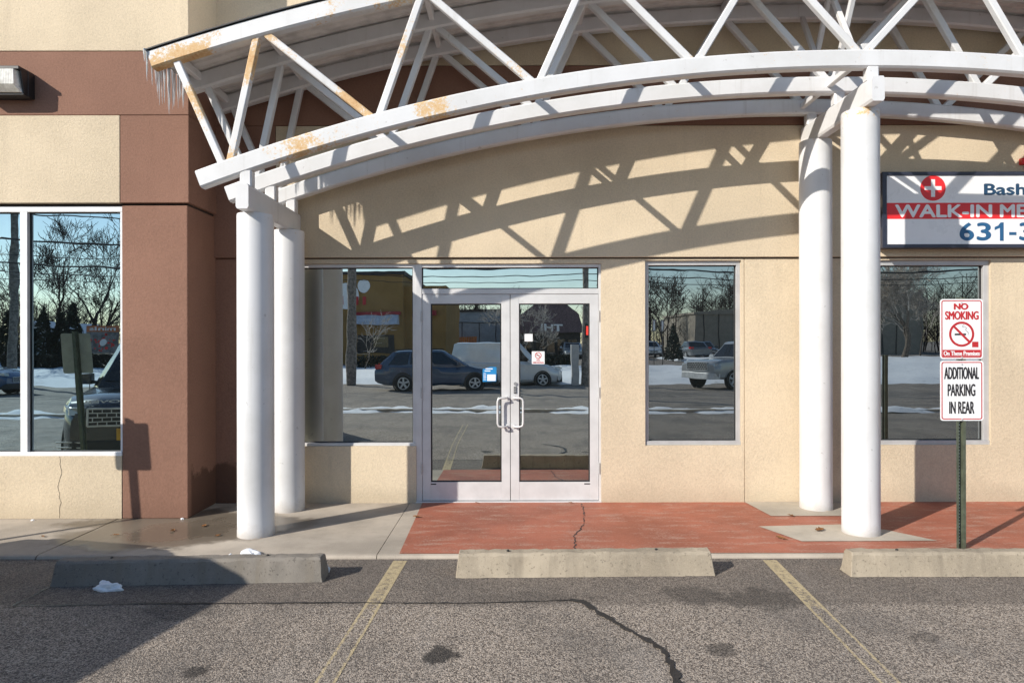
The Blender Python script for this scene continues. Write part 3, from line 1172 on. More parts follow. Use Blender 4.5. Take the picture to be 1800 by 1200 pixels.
canopy = thing('arched_canopy', (-2.215, 5.9, 0), 'white steel arched canopy on paired round columns over the entrance', 'canopy')
BN = [-2.387, -1.139, 0.203, 1.531, 2.93]
BN = BN + [2 * X0 - x for x in BN[-2::-1]]
TN = [-2.10, -0.73, 0.68, 2.117]
TN = TN + [2 * X0 - x for x in TN[::-1]]
for k, y in enumerate(PL):
    xt = XTL if k < 2 else -2.95
    mb = MB()
    sweep(mb, RB, ZB, XBL, 2 * X0 - XBL, hss(y, CD, CH), 80, rust_b if k == 0 else (lambda x, dr, yy: 0.12))
    tr = mb.build('truss', M['steel'], canopy, smooth=30)
    mb = MB()
    sweep(mb, RT, ZT, xt, 2 * X0 - xt, hss(y, CD, CH), 80, rust_t if k == 0 else (lambda x, dr, yy: 0.05))
    mb.build('top_chord', M['steel'], tr, smooth=30)
    yc = y + CD / 2
    segs = []
    nB, nT = len(BN), len(TN)
    for i in range(nT):
        a = BN[i]
        b = BN[i + 1]
        tX = TN[i]
        segs.append((a + 0.035, tX - 0.03))
        segs.append((b - 0.035, tX + 0.05))
    segs.append((BN[0] - 0.035, -2.80))
    segs.append((BN[-1] + 0.035, 2 * X0 + 2.80))
    for (bx, tx) in segs:
        r = 0.0
        if k == 0 and tx < -1.8:
            r = 0.85
        elif k == 0 and tx < 0.0:
            r = 0.5
        mb = MB()
        p0 = (bx, yc, arc(bx, RB, ZB, 0.012))
        p1 = (tx, yc, arc(tx, RT, ZT, CH - 0.012))
        ph = rnd.uniform(0, 6)
        mb.bar(p0, p1, 0.060, 0.060, (0, 1, 0), 0, (lambda t, r=r, ph=ph: max(0.1, r * (0.55 + 0.45 * math.sin(7 * t + ph)))) if r else ((lambda t: 0.42 * max(0, abs(t - 0.5) - 0.36) / 0.14 + 0.05) if k == 0 else 0.0))
        mb.build('strut', M['steel'], tr)

# deck, its ribs running along the arc
mb = MB()
prof_b, prof_t = [], []
y = 5.705
ys_ = []
while y < 6.97:
    for dy, dz in ((0.0, 0.0), (0.045, 0.0), (0.055, 0.016), (0.095, 0.016)):
        ys_.append((y + dy, dz))
    y += 0.105
prof = [(-0.004 - dz, yy) for yy, dz in ys_] + [(-0.026, yy) for yy, dz in ys_[::-1]]
sweep(mb, RT, ZT, -3.04, 2 * X0 + 3.04, prof, 90)
for i, v in enumerate(mb.v):        # the left edge steps back beside the wing
    if v[0] < -2.9 and v[1] > 6.36:
        mb.v[i] = (max(v[0], -2.985), v[1], v[2])
mb.build('roof_deck', M['deck'], canopy)
mb = MB()
sweep(mb, RT, ZT, -3.045, 2 * X0 + 3.045, [(-0.002, 5.660), (-0.002, 5.70), (-0.012, 5.70), (-0.012, 5.660)], 80)
mb.build('drip_edge', M['black'], canopy)
# purlins between the upper chords
for x in TN + [-2.86, 2 * X0 + 2.86]:
    for a, b in ((PL[0] + CD, PL[1]), (PL[1] + CD, PL[2])):
        mb = MB()
        z = arc(x, RT, ZT, 0.045)
        mb.bar((x, a, z), (x, b, z), 0.05, 0.075, (0, 0, 1))
        mb.build('purlin', M['steel'], canopy)
# bracing between the trusses over the column lines
for x in (X0 - 0.02,):
    zt, zb_ = arc(x, RT, ZT, CH), arc(x, RB, ZB, 0.02)
    for a, b in ((PL[0] + CD, PL[1]), (PL[1] + CD, PL[2])):
        mb = MB()
        mb.bar((x, a, zb_), (x, b, zt), 0.045, 0.045, (1, 0, 0))
        mb.build('brace', M['steel'], canopy)
        mb = MB()
        mb.bar((x + 0.05, a, zt), (x + 0.05, b, zb_), 0.045, 0.045, (1, 0, 0))
        mb.build('brace', M['steel'], canopy)
        mb = MB()
        mb.bar((x, a, zb_ - 0.06), (x, b, zb_ - 0.06), 0.05, 0.05, (0, 0, 1))
        mb.build('brace', M['steel'], canopy)
# columns and the cross beams they carry
for x in (-2.215, 3.012, 8.24):
    ctop = 3.63 if 0 < x < 5 else 2.755
    hb = 0.205
    mb = MB()
    mb.bar((x, 5.605, ctop + hb / 2), (x, 6.99, ctop + hb / 2), 0.105, hb, (0, 0, 1), 0, 0.12, 0.10)
    mb.build('cross_beam', M['steel'], canopy)
    for y in PL:
        mb = MB()
        z0, z1 = ctop + hb - 0.003, arc(x, RB, ZB, CH - 0.01)
        mb.bar((x, y + CD / 2, z0), (x, y + CD / 2, z1), 0.100, 0.090, (0, 1, 0), 0, 0.25)
        mb.build('stub_post', M['steel'], canopy)
    for i, y in enumerate((5.90, 6.77)):
        mb = MB()
        top = ctop
        pr = [(0.1545, 0.0), (0.1545, 0.05)] + [(0.1525, 0.06)] + [(0.1525, 0.3 + j * (top - 0.6) / 6) for j in range(7)] + [(0.1525, top - 0.22), (0.1525, top - 0.1), (0.1525, top - 0.02), (0.150, top)]
        rr = 0.52 if (i == 0 and 0 < x < 5) else 0.3
        mb.lathe(pr, (x, y, 0.0), 64, 'z', 0, lambda h, rr=rr, top=top: rr * max(0, 1 - (top - h) / 0.25) + (0.35 if h < 0.03 else 0.0) + 0.03)
        mb.build('column', M['steel'], canopy, smooth=40)

# icicles along the left edge of the roof
for i in range(30):
    t = i / 29 + rnd.uniform(-0.012, 0.012)
    y = 5.66 + t * 0.70
    x = -3.045 + rnd.uniform(-0.012, 0.02)
    L = rnd.uniform(0.10, 0.26) + 0.20 * max(0, 1 - abs(t - 0.55) / 0.5)
    z = arc(max(x, -3.04), RT, ZT, 0.0) - 0.01
    mb = MB()
    pr, q = [], 6
    pts, rad = [], []
    for j in range(q + 1):
        u = j / q
        pts.append((x + rnd.uniform(-.002, .002), y + rnd.uniform(-.002, .002), z + 0.02 - L * u))
        rad.append(max(0.0008, 0.0115 * (1 - u) ** 0.8 * (1 + 0.18 * math.sin(9 * u + i))))
    mb.tube(pts, rad, 8)
    tag(mb.build('icicle', M['ice'], smooth=60), 'thin clear icicle hanging from the rusty left end of the canopy roof', 'icicle', 'icicles along the canopy edge')

# ================================================================== SIGNS AND LAMP
SY = 6.87
sg = thing('clinic_sign', (5.6, 7.0, 2.593), 'wide white and red walk-in sign box on the wall beside the canopy column', 'sign')
sx0, sx1, sz0, sz1 = 3.732, 7.45, 2.593, 3.360
mb = MB()
mb.ringprism([(sx0, sz0), (sx1, sz0), (sx1, sz1), (sx0, sz1)], [(sx0 + .045, sz0 + .038), (sx1 - .045, sz0 + .038), (sx1 - .045, sz1 - .038), (sx0 + .045, sz1 - .038)], SY, SY + 0.02)
mb.box(sx0 + 0.004, sx1 - 0.004, SY + 0.02, 7.0, sz0 + 0.004, sz1 - 0.004)
mb.build('cabinet', M['navy'], sg, bevel=0.004)
mb = MB()
mb.box(sx0 + .044, sx1 - .044, SY + 0.010, SY + 0.019, sz0 + .037, sz1 - .037)
mb.build('face', M['sign_white'], sg)
FYS = SY + 0.0095
mb = MB()
mb.box(sx0 + .046, sx1 - .046, FYS - 0.0006, FYS + 0.001, 2.886, 3.048)
mb.prism(disc(4.245, 3.196, 0.128, 48), FYS - 0.0006, FYS + 0.001)
mb.build('red_band', M['sign_red'], sg)
mb = MB()
mb.box(4.245 - 0.085, 4.245 + 0.085, FYS - 0.0016, FYS - 0.0006, 3.196 - 0.019, 3.196 + 0.019)
mb.box(4.245 - 0.020, 4.245 + 0.020, FYS - 0.0018, FYS - 0.0007, 3.196 - 0.088, 3.196 + 0.088)
mb.build('cross_emblem', M['sign_white'], sg)
mb = MB()
mb.add(*bold_text('WALK-IN', 3.868, 2.905, 0.965, 0.122, FYS - 0.0016, 0.001, 0.007))
mb.build('white_lettering', M['sign_white'], sg)
mb = MB()
mb.add(*bold_text('ME', 4.925, 2.905, 0.255, 0.122, FYS - 0.0016, 0.001, 0.007))
mb.build('white_lettering', M['sign_white'], sg)
mb = MB()
mb.add(*bold_text('Bash', 4.765, 3.128, 0.41, 0.108, FYS - 0.001, 0.001, 0.007))
mb.build('navy_lettering', M['sign_navy'], sg)
mb = MB()
for dig, xd, wd in (('6', 4.520, 0.130), ('3', 4.692, 0.130), ('3', 5.120, 0.130)):
    mb = MB()
    mb.add(*bold_text(dig, xd, 2.672, wd, 0.172, FYS - 0.001, 0.001, 0.0085))
    mb.build('blue_digit', M['sign_blue'], sg)
mb = MB()
mb.prism([(4.918, 2.664), (4.956, 2.664), (4.956, 2.850), (4.926, 2.850), (4.900, 2.818), (4.866, 2.804), (4.866, 2.772), (4.918, 2.795)], FYS - 0.0015, FYS)
mb.build('blue_digit', M['sign_blue'], sg)
mb = MB()
mb.box(5.012, 5.085, FYS - 0.001, FYS, 2.722, 2.752)
mb.build('blue_dash', M['sign_blue'], sg)
mb = MB()
for (a, b, c, d) in ((5.200, 5.400, 3.455, 3.520), (5.268, 5.332, 3.388, 3.588)):
    mb.box(a, b, 6.955 if c > 3.4 else 6.953, 7.0, c, d)
tag(mb.build('red_cross', M['sign_red'], bevel=0.003), 'red three-dimensional cross on the wall above the walk-in sign', 'emblem')


def u_post(name_parent, x, y, z0, z1, lean=0.0, hole_dots=True):
    mb = MB()
    w, d, t = 0.074, 0.032, 0.005
    prof = [(-w / 2, 0), (-w / 2 + 0.018, 0), (-w / 2 + 0.023, d - t), (w / 2 - 0.023, d - t), (w / 2 - 0.018, 0), (w / 2, 0),
            (w / 2, t), (w / 2 - 0.015, t), (w / 2 - 0.021, d), (-w / 2 + 0.021, d), (-w / 2 + 0.015, t), (-w / 2, t)]
    n = len(prof)
    zs = [z0, z1]
    vs = [(x + a + lean * (z - z0), y + b, z) for z in zs for a, b in prof]
    mb.add(vs, [(i, (i + 1) % n, (i + 1) % n + n, i + n) for i in range(n)])
    for z in (z0, z1):
        k = 0 if z == z0 else n
        mb.add([vs[k + i] for i in range(n)], [(0, 1, 10, 11), (1, 2, 9, 10), (2, 3, 8, 9), (3, 4, 7, 8), (4, 5, 6, 7)])
    if hole_dots:
        z = z0 + 0.05
        while z < z1 - 0.02:
            xx = x + lean * (z - z0)
            mb.add([(xx + 0.005 * math.cos(a), y + d - t - 0.0015, z + 0.005 * math.sin(a)) for a in [math.pi * i / 4 for i in range(8)]], [tuple(range(8))], 1)  # pale discs painted as the bright background showing through the perforations
            z += 0.0254
    return mb.build('post', [M['green_post'], M['hole_light']], name_parent, recalc=False)


def sign_plate(parent, x0, x1, z0, z1, y):
    """white aluminium plate with a red rule just inside its edge"""
    mb = MB()
    mb.prism(rrect(x0, x1, z0, z1, 0.022), y, y + 0.0025)
    p = mb.build('plate', M['sign_white'], parent)
    mb = MB()
    a, b = 0.010, 0.018
    mb.ringprism(rrect(x0 + a, x1 - a, z0 + a, z1 - a, 0.018), rrect(x0 + b, x1 - b, z0 + b, z1 - b, 0.011), y - 0.0006, y + 0.0004)
    mb.build('border', M['dull_red'], p)
    mb = MB()
    for z in (z0 + 0.012, z1 - 0.030):
        mb.lathe([(0.006, 0), (0.006, 0.003), (0.003, 0.005)], ((x0 + x1) / 2, y - 0.005, z), 12, 'y')
    mb.build('bolt', M['alu_dark'], p)
    return p


PX, PY = 3.566, 5.42
ps = thing('parking_sign', (PX, PY, 0), 'green perforated post carrying a no smoking plate above an additional parking plate', 'sign')
u_post(ps, PX, PY, 0.0, 2.0)
y = PY - 0.004
p = sign_plate(ps, 3.397, 3.737, 1.515, 1.990, y)
ty = y - 0.001
mb = MB()
cx = 3.567
mb.add(*bold_text('NO', cx - 0.004, 1.908, 0.108, 0.046, ty, 0.0008, 0.0045, 'c'))
mb.add(*bold_text('SMOKING', cx + 0.002, 1.828, 0.262, 0.064, ty, 0.0008, 0.0034, 'c'))
slash_circle(mb, cx, 1.712, 0.100, 0.018, ty, 0)
mb.box(3.417, 3.717, ty, ty + 0.0008, 1.535, 1.588)
mb.box(3.650, 3.700, ty, ty + 0.0008, 1.608, 1.652)
mb.build('red_lettering', M['dull_red'], p)
mb = MB()
mb.add(*bold_text('On These Premises', cx, 1.543, 0.284, 0.034, ty - 0.0008, 0.0007, 0.0014, 'c'))
mb.build('white_lettering', M['sign_white'], p)
mb = MB()
mb.box(3.512, 3.602, ty + 0.0001, ty + 0.0008, 1.703, 1.717)
pts = [(3.618, 1.706), (3.620, 1.726), (3.608, 1.735), (3.598, 1.747), (3.606, 1.760), (3.590, 1.772), (3.575, 1.768), (3.576, 1.782), (3.590, 1.784)]
for a, b in zip(pts, pts[1:]):
    mb.bar((a[0], ty + 0.0004, a[1]), (b[0], ty + 0.0004, b[1]), 0.0028, 0.0006, (0, 1, 0))
mb.build('cigarette', M['ink'], p)
p = sign_plate(ps, 3.397, 3.740, 1.026, 1.502, y)
mb = MB()
mb.add(*bold_text('ADDITIONAL', cx - 0.001, 1.356, 0.272, 0.094, ty, 0.0008, 0.0026, 'c'))
mb.add(*bold_text('PARKING', cx - 0.002, 1.222, 0.216, 0.094, ty, 0.0008, 0.0026, 'c'))
mb.add(*bold_text('IN REAR', cx, 1.083, 0.196, 0.094, ty, 0.0008, 0.0026, 'c'))
mb.build('black_lettering', M['ink'], p)

# the second sign post, left of the picture: seen in the left window and by its shadow
ps2 = thing('leaning_sign', (-4.71, 5.40, 0), 'leaning green sign post whose plate turns its blank grey back to the left window', 'sign')
u_post(ps2, -4.71, 5.40, 0.0, 1.78, -0.075)
mb = MB()
mb.prism([(x + -0.075 * z, z) for x, z in rrect(-4.71 - 0.165, -4.71 + 0.165, 1.315, 1.757, 0.022)], 5.396, 5.3985)
mb.build('plate', flat('dull_aluminium', (0.42, 0.43, 0.38, 1), 0.5, 0.1), ps2)
ps3 = thing('short_post', (4.80, 5.42, 0), 'short bare green channel post reflected in the right window', 'post')
u_post(ps3, 4.80, 5.42, 0.0, 1.48)

# wall pack lamp
lp = thing('wall_lamp', (-4.68, 6.398, 3.93), 'black wall lamp with a ribbed glass lens on the brown band', 'wall lamp')
mb = MB()
mb.prism(rrect(-4.90, -4.466, 3.925, 4.170, 0.012), 6.31, 6.397)
mb.box(-4.898, -4.470, 6.190, 6.31, 4.138, 4.168)
mb.box(-4.898, -4.470, 6.255, 6.31, 3.926, 3.944)
for xa, xb in ((-4.485, -4.470), (-4.898, -4.883)):
    mb.hexa([(xa, 6.262, 3.944), (xb, 6.262, 3.944), (xb, 6.31, 3.944), (xa, 6.31, 3.944), (xa, 6.215, 4.138), (xb, 6.215, 4.138), (xb, 6.31, 4.138), (xa, 6.31, 4.138)])
mb.build('housing', M['lamp_house'], lp, bevel=0.004)
mb = MB()
mb.hexa([(-4.882, 6.240, 3.945), (-4.486, 6.240, 3.945), (-4.486, 6.309, 3.945), (-4.882, 6.309, 3.945), (-4.868, 6.185, 4.000), (-4.512, 6.185, 4.000), (-4.486, 6.309, 4.000), (-4.882, 6.309, 4.000)])
mb.hexa([(-4.868, 6.185, 4.000), (-4.512, 6.185, 4.000), (-4.486, 6.309, 4.000), (-4.882, 6.309, 4.000), (-4.868, 6.180, 4.137), (-4.512, 6.180, 4.137), (-4.486, 6.309, 4.137), (-4.882, 6.309, 4.137)])
mb.build('lens', M['lamp_glass'], lp, bevel=0.004)


# ================================================================== WHEEL STOPS
def wheel_stop(x0, x1, yf, label, tilt=0.0, mat='stop'):
    mb = MB()
    g = -0.028
    h, d = 0.165, 0.175
    e = 0.022
    n = 40
    rr = random.Random(int(x0 * 100))
    prof = [(0, 0), (0.012, 0.03), (0.026, h - 0.018), (0.042, h), (d - 0.040, h), (d - 0.024, h - 0.018), (d - 0.010, 0.03), (d, 0)]
    k = len(prof)
    vs = []
    for i in range(n + 1):
        t = i / n
        for (a, b) in prof:
            xx = x0 + (x1 - x0) * t
            if i == 0:
                xx += e * (b / h)
            if i == n:
                xx -= e * (b / h)
            j = 0.0048
            vs.append((xx + rr.uniform(-j, j), yf + a + tilt * (xx - x0) + rr.uniform(-j, j), g + b + rr.uniform(-j, j) * (1 if b > 0.01 else 0)))
    fs = [(i * k + j, i * k + j + 1, (i + 1) * k + j + 1, (i + 1) * k + j) for i in range(n) for j in range(k - 1)]
    fs += [tuple(range(k)), tuple(n * k + j for j in range(k - 1, -1, -1))]
    mb.add(vs, fs)
    root = thing('wheel_stop', ((x0 + x1) / 2, yf, g), label, 'wheel stop', 'concrete wheel stops along the walk')
    mb.build('block', M[mat], root, smooth=28, bevel=0.006)
    for f in (0.2, 0.78):
        p = MB()
        xx = x0 + (x1 - x0) * f
        p.lathe([(0.010, 0), (0.010, 0.010), (0.006, 0.014)], (xx, yf + d / 2 + tilt * (xx - x0), g + h - 0.004), 12)
        p.build('pin', M['tar'], root)
    return root


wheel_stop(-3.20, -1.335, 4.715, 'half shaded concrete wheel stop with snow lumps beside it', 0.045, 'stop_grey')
wheel_stop(-0.405, 1.462, 4.875, 'sunny concrete wheel stop in front of the entrance doors', 0.02)
wheel_stop(2.425, 4.30, 4.885, 'concrete wheel stop in front of the green sign post', 0.0)
wheel_stop(-6.05, -4.20, 4.70, 'concrete wheel stop under the nose of the black car', 0.0)

# small things on the ground: snow lumps, dead leaves


def snow_lump(x, y, z, sx, sy, sz, seed, label):
    import bmesh
    bm = bmesh.new()
    bmesh.ops.create_icosphere(bm, subdivisions=4, radius=1.0)
    for v in bm.verts:
        q = v.co * 1.6 + Vector((seed * 3.1, seed, 0))
        s = 1 + 0.55 * mnoise.noise(q) + 0.25 * mnoise.noise(q * 2.7)
        v.co = Vector((v.co.x * s * sx, v.co.y * s * sy, max(-0.05, v.co.z * s) * sz))
    me = bpy.data.meshes.new('snow_lump')
    bm.to_mesh(me)
    bm.free()
    me.materials.append(M['snow_clean'])
    me.polygons.foreach_set('use_smooth', [True] * len(me.polygons))
    o = bpy.data.objects.new('snow_lump', me)
    COL.objects.link(o)
    o.location = (x, y, z)
    return tag(o, label, 'snow lump', 'lumps of old snow by the wheel stop')


snow_lump(*gp(437, 974), 0.0, 0.075, 0.05, 0.036, 11, 'pale snow lump on the walk behind the shaded wheel stop')
snow_lump(*gp(566, 1004, H2), -0.03, 0.045, 0.06, 0.060, 2, 'snow lump against the sunny end of the shaded wheel stop')
snow_lump(*gp(190, 1035, H2), -0.03, 0.085, 0.04, 0.050, 3, 'widest snow lump leaning on the front of the shaded wheel stop')
snow_lump(*gp(404, 975), 0.0, 0.014, 0.015, 0.014, 5, 'tiny snow crumb on the walk beside the snow lump')
snow_lump(*gp(320, 911), 0.0, 0.014, 0.012, 0.012, 6, 'tiny snow crumb at the foot of the brown pilaster')
snow_lump(*gp(57, 913), 0.0, 0.016, 0.012, 0.012, 7, 'tiny snow crumb below the left window')


def leaf(x, y, z, s, rz, seed):
    rr = random.Random(seed)
    mb = MB()
    n = 9
    L, C, Rr = [], [], []
    for i in range(n):
        t = i / (n - 1)
        w = s * 0.32 * math.sin(math.pi * min(1, t * 0.94 + 0.03)) ** 0.7 * (1.0 if i % 2 == 0 else 0.55)
        cz = 0.004 + s * 0.16 * (t - 0.5) ** 2 * 2 + rr.uniform(0, 0.002)
        C.append((s * (t - 0.5), 0, cz))
        L.append((s * (t - 0.5), w, cz + w * rr.uniform(0.15, 0.6)))
        Rr.append((s * (t - 0.5), -w, cz + w * rr.uniform(0.15, 0.6)))
    mb.add(L + C + Rr, [(i, i + 1, n + i + 1, n + i) for i in range(n - 1)] + [(n + i, n + i + 1, 2 * n + i + 1, 2 * n + i) for i in range(n - 1)])
    mb.tube([(s * 0.5, 0, C[-1][2]), (s * 0.72, s * 0.06, 0.006)], 0.0012, 5)
    o = mb.build('dead_leaf', M['leaf'], recalc=False)
    o.location = (x, y, z)
    o.rotation_euler = (0, 0, rz)
    return o


for i, (px, py, s, lab) in enumerate(((1440, 935, 0.115, 'largest curled brown leaf on the pale pad before the front column'), (1372, 949, 0.10, 'dry brown leaf at the corner of the pale column pad'),
                                      (1390, 909, 0.07, 'small brown leaf on the red walk between the two column pads'), (731, 910, 0.075, 'brown leaf on the joint where the red walk begins'),
                                      (358, 924, 0.07, 'orange leaf on the wet walk by the brown pilaster'), (303, 932, 0.07, 'orange leaf lying in the middle of the wet walk'),
                                      (203, 940, 0.06, 'brown leaf on the wet walk nearest the left window'), (382, 941, 0.06, 'orange leaf just left of the front column on the wet walk'),
                                      (75, 942, 0.05, 'dark leaf on the dry walk below the left window'),
                                      (1000, 880, 0.05, 'small leaf at the sill of the right door'), (838, 883, 0.05, 'small leaf at the sill of the left door'))):
    x, y = gp(px, min(py, 1190))
    y = min(y, 6.98)
    tag(leaf(x, y, 0.009 if px > 700 else 0.001, s, rnd.uniform(0, 6.28), i), lab, 'leaf', 'dead leaves on the walk')


# ================================================================== CARS (seen in the glass)
def loft(mb, stations, mi=0):
    """stations: list of rings with equal point counts"""
    k = len(stations[0])
    vs = [p for s in stations for p in s]
    fs = [(i * k + j, i * k + (j + 1) % k, (i + 1) * k + (j + 1) % k, (i + 1) * k + j) for i in range(len(stations) - 1) for j in range(k)]
    fs += [tuple(range(k - 1, -1, -1)), tuple((len(stations) - 1) * k + j for j in range(k))]
    mb.add(vs, fs, mi)


def interp(tab, u):
    for (a, *va), (b, *vb) in zip(tab, tab[1:]):
        if a <= u <= b:
            t = (u - a) / (b - a) if b > a else 0
            t = t * t * (3 - 2 * t) if len(va) > 2 else t
            return [p + (q - p) * t for p, q in zip(va, vb)]
    return list(tab[-1][1:]) if u > tab[-1][0] else list(tab[0][1:])


def wheel(parent, x, y, r, w, side):
    mb = MB()
    mb.lathe([(r * 0.62, -w / 2), (r * 0.92, -w / 2), (r, -w / 2 + 0.03), (r, w / 2 - 0.03), (r * 0.92, w / 2), (r * 0.62, w / 2)], (x, y, r), 32, 'y')
    t = mb.build('wheel', M['tyre'], parent, smooth=35)
    mb = MB()
    yo = y + side * (w / 2 + 0.004)
    mb.ringprism(disc(x, r, r * 0.66, 28), disc(x, r, r * 0.57, 28), min(yo, yo + side * 0.015), max(yo, yo + side * 0.015))
    for i in range(5):
        a = 2 * math.pi * i / 5 + 0.3
        mb.bar((x, yo, r), (x + math.cos(a) * r * 0.6, yo, r + math.sin(a) * r * 0.6), r * 0.2, 0.03, (0, 1, 0))
    mb.lathe([(r * 0.16, -0.02), (r * 0.16, 0.02)], (x, yo, r), 16, 'y')
    mb.build('rim', M['rim'], t)


def car(name, spec, paint, label, cat, group=None):
    """car built with its nose at x=0 pointing to -x, tail at x=L, y across; origin at the nose on the ground"""
    L, W = spec['L'], spec['W']
    root = thing(name, (0, 0, 0), label, cat, group)
    hw = W / 2
    low = spec['low']          # (u, zbottom, ztop, width factor)
    st = []
    n = 40
    for i in range(n + 1):
        u = i / n * L
        zb, zt, wf = interp(low, u)
        w = hw * wf
        zm = zb + (zt - zb) * 0.55
        ring = [(u, -w * 0.90, zb), (u, -w * 0.985, zb + 0.10), (u, -w, zm), (u, -w * 0.975, zt - 0.10), (u, -w * 0.90, zt - 0.02), (u, -w * 0.5, zt + 0.012), (u, 0, zt + 0.018),
                (u, w * 0.5, zt + 0.012), (u, w * 0.90, zt - 0.02), (u, w * 0.975, zt - 0.10), (u, w, zm), (u, w * 0.985, zb + 0.10), (u, w * 0.90, zb)]
        st.append(ring)
    mb = MB()
    loft(mb, st)
    # greenhouse
    cab = spec['cab']          # corners: u_front_base, u_front_top, u_rear_top, u_rear_base, zbase, ztop
    uf, uft, urt, ur, zb, zt = cab
    wb, wt = hw * 0.93, hw * spec.get('tumble', 0.76)

    def side(u, f, s, off=0.0):
        """point on the cabin side, f 0 at the belt .. 1 at the roof"""
        return (u, s * (wb + (wt - wb) * f + off), zb + (zt - zb) * f)
    ring_b = [(uf, -wb * 0.86, zb), (uf + 0.18, -wb, zb), (ur - 0.15, -wb, zb), (ur, -wb * 0.9, zb), (ur, wb * 0.9, zb), (ur - 0.15, wb, zb), (uf + 0.18, wb, zb), (uf, wb * 0.86, zb)]
    ring_t = [(uft, -wt * 0.86, zt - 0.03), (uft + 0.15, -wt, zt - 0.02), (urt - 0.12, -wt, zt - 0.03), (urt, -wt * 0.9, zt - 0.05), (urt, wt * 0.9, zt - 0.05), (urt - 0.12, wt, zt - 0.03), (uft + 0.15, wt, zt - 0.02), (uft, wt * 0.86, zt - 0.03)]
    ring_r = [(uft + 0.12, -wt * 0.75, zt), (uft + 0.25, -wt * 0.88, zt), (urt - 0.2, -wt * 0.88, zt), (urt - 0.1, -wt * 0.8, zt - 0.015), (urt - 0.1, wt * 0.8, zt - 0.015), (urt - 0.2, wt * 0.88, zt), (uft + 0.25, wt * 0.88, zt), (uft + 0.12, wt * 0.75, zt)]
    ring_b0 = [(x, y, z - 0.06) for x, y, z in ring_b]
    loft(mb, [ring_b0, ring_b, ring_t, ring_r])
    if 'bed' in spec:
        b0, b1, bz = spec['bed']
        mb.box(b0, b1, -hw * 0.95, -hw * 0.86, bz - 0.3, bz)
        mb.box(b0, b1, hw * 0.86, hw * 0.95, bz - 0.3, bz)
        mb.box(b1 - 0.06, b1, -hw * 0.86, hw * 0.86, bz - 0.3, bz)
    body = mb.build('body', paint, root, smooth=35)

    def lerp(a, b, t):
        return tuple(p + (q - p) * t for p, q in zip(a, b))
    # glazing, a hair outside the painted shell
    for s in (-1, 1):
        for (a, b) in spec['sidewin']:
            g = MB()
            f0, f1 = 0.10, 0.86

            def ux(t, f):
                ua = (uf + 0.22) + (uft + 0.17 - uf - 0.22) * f
                ub = (ur - 0.18) + (urt - 0.14 - ur + 0.18) * f
                return ua + (ub - ua) * t
            q = [side(ux(a, f0), f0, s, 0.008), side(ux(b, f0), f0, s, 0.008), side(ux(b, f1), f1, s, 0.006), side(ux(a, f1), f1, s, 0.006)]
            g.add(q + [(x, y - s * 0.02, z) for x, y, z in q], [(0, 1, 2, 3), (7, 6, 5, 4), (0, 4, 5, 1), (1, 5, 6, 2), (2, 6, 7, 3), (3, 7, 4, 0)])
            g.build('side_window', M['carglass'], root)
    for nm, (bx, tx, sg_) in (('windshield', (uf, uft, -1)), ('rear_window', (ur, urt, 1))):
        if nm == 'rear_window' and spec.get('blind'):
            continue
        g = MB()
        q = []
        for f, k in ((0.10, 0.80), (0.10, -0.80), (0.90, -0.80), (0.90, 0.80)):
            w = (wb + (wt - wb) * f) * k
            q.append((bx + (tx - bx) * f + sg_ * 0.010, w, zb + (zt - 0.03 - zb) * f + 0.006))
        g.add(q + [(x - sg_ * 0.03, y, z - 0.01) for x, y, z in q], [(0, 1, 2, 3), (7, 6, 5, 4), (0, 4, 5, 1), (1, 5, 6, 2), (2, 6, 7, 3), (3, 7, 4, 0)])
        g.build(nm, M['carglass'], root)
    r = spec['r']
    for u in spec['axles']:
        for s in (-1, 1):
            a = MB()
            yy = s * (hw + 0.004)
            a.ringprism(disc(u, r, r + 0.075, 28), disc(u, r, r * 1.03, 28), min(yy, yy - s * 0.05), max(yy, yy - s * 0.05))
            a.build('wheel_arch', M['plastic'], root)
            wheel(root, u, s * (hw - 0.085), r, 0.21, s)
    # lamps
    zl = spec['zlamp']
    for s in (-1, 1):
        l = MB()
        zb0, zt0, wf0 = interp(low, 0.12)
        f0, f1 = interp(low, 0.02)[2] * 0.985, interp(low, 0.26)[2]
        l.hexa([(-0.006, s * hw * 0.56, zl - 0.055), (0.012, s * hw * f0, zl - 0.055), (0.26, s * hw * (f1 + 0.004), zl - 0.02), (0.26, s * hw * 0.6, zl - 0.02),
                (0.002, s * hw * 0.56, zl + 0.035), (0.03, s * hw * (f0 + 0.01), zl + 0.035), (0.28, s * hw * (f1 + 0.002), zl + 0.05), (0.26, s * hw * 0.6, zl + 0.05)])
        l.build('headlight', M['lens'], root)
        l = MB()
        zt_ = spec.get('ztail', zl + 0.12)
        l.hexa([(L - 0.28, s * hw * 0.80, zt_ - 0.08), (L - 0.28, s * hw * 0.985, zt_ - 0.08), (L - 0.01, s * hw * 0.93, zt_ - 0.08), (L - 0.01, s * hw * 0.66, zt_ - 0.08),
                (L - 0.30, s * hw * 0.80, zt_ + 0.09), (L - 0.30, s * hw * 0.975, zt_ + 0.09), (L - 0.03, s * hw * 0.90, zt_ + 0.10), (L - 0.03, s * hw * 0.64, zt_ + 0.10)])
        l.build('taillight', M['lens_red'], root)
        m = MB()
        um = uf + 0.42
        m.hexa([(um - 0.10, s * (hw + 0.02), zb + 0.02), (um - 0.10, s * (hw + 0.20), zb + 0.03), (um + 0.06, s * (hw + 0.20), zb + 0.03), (um + 0.06, s * (hw + 0.02), zb + 0.02),
                (um - 0.06, s * (hw + 0.02), zb + 0.17), (um - 0.06, s * (hw + 0.19), zb + 0.16), (um + 0.06, s * (hw + 0.19), zb + 0.16), (um + 0.06, s * (hw + 0.02), zb + 0.17)])
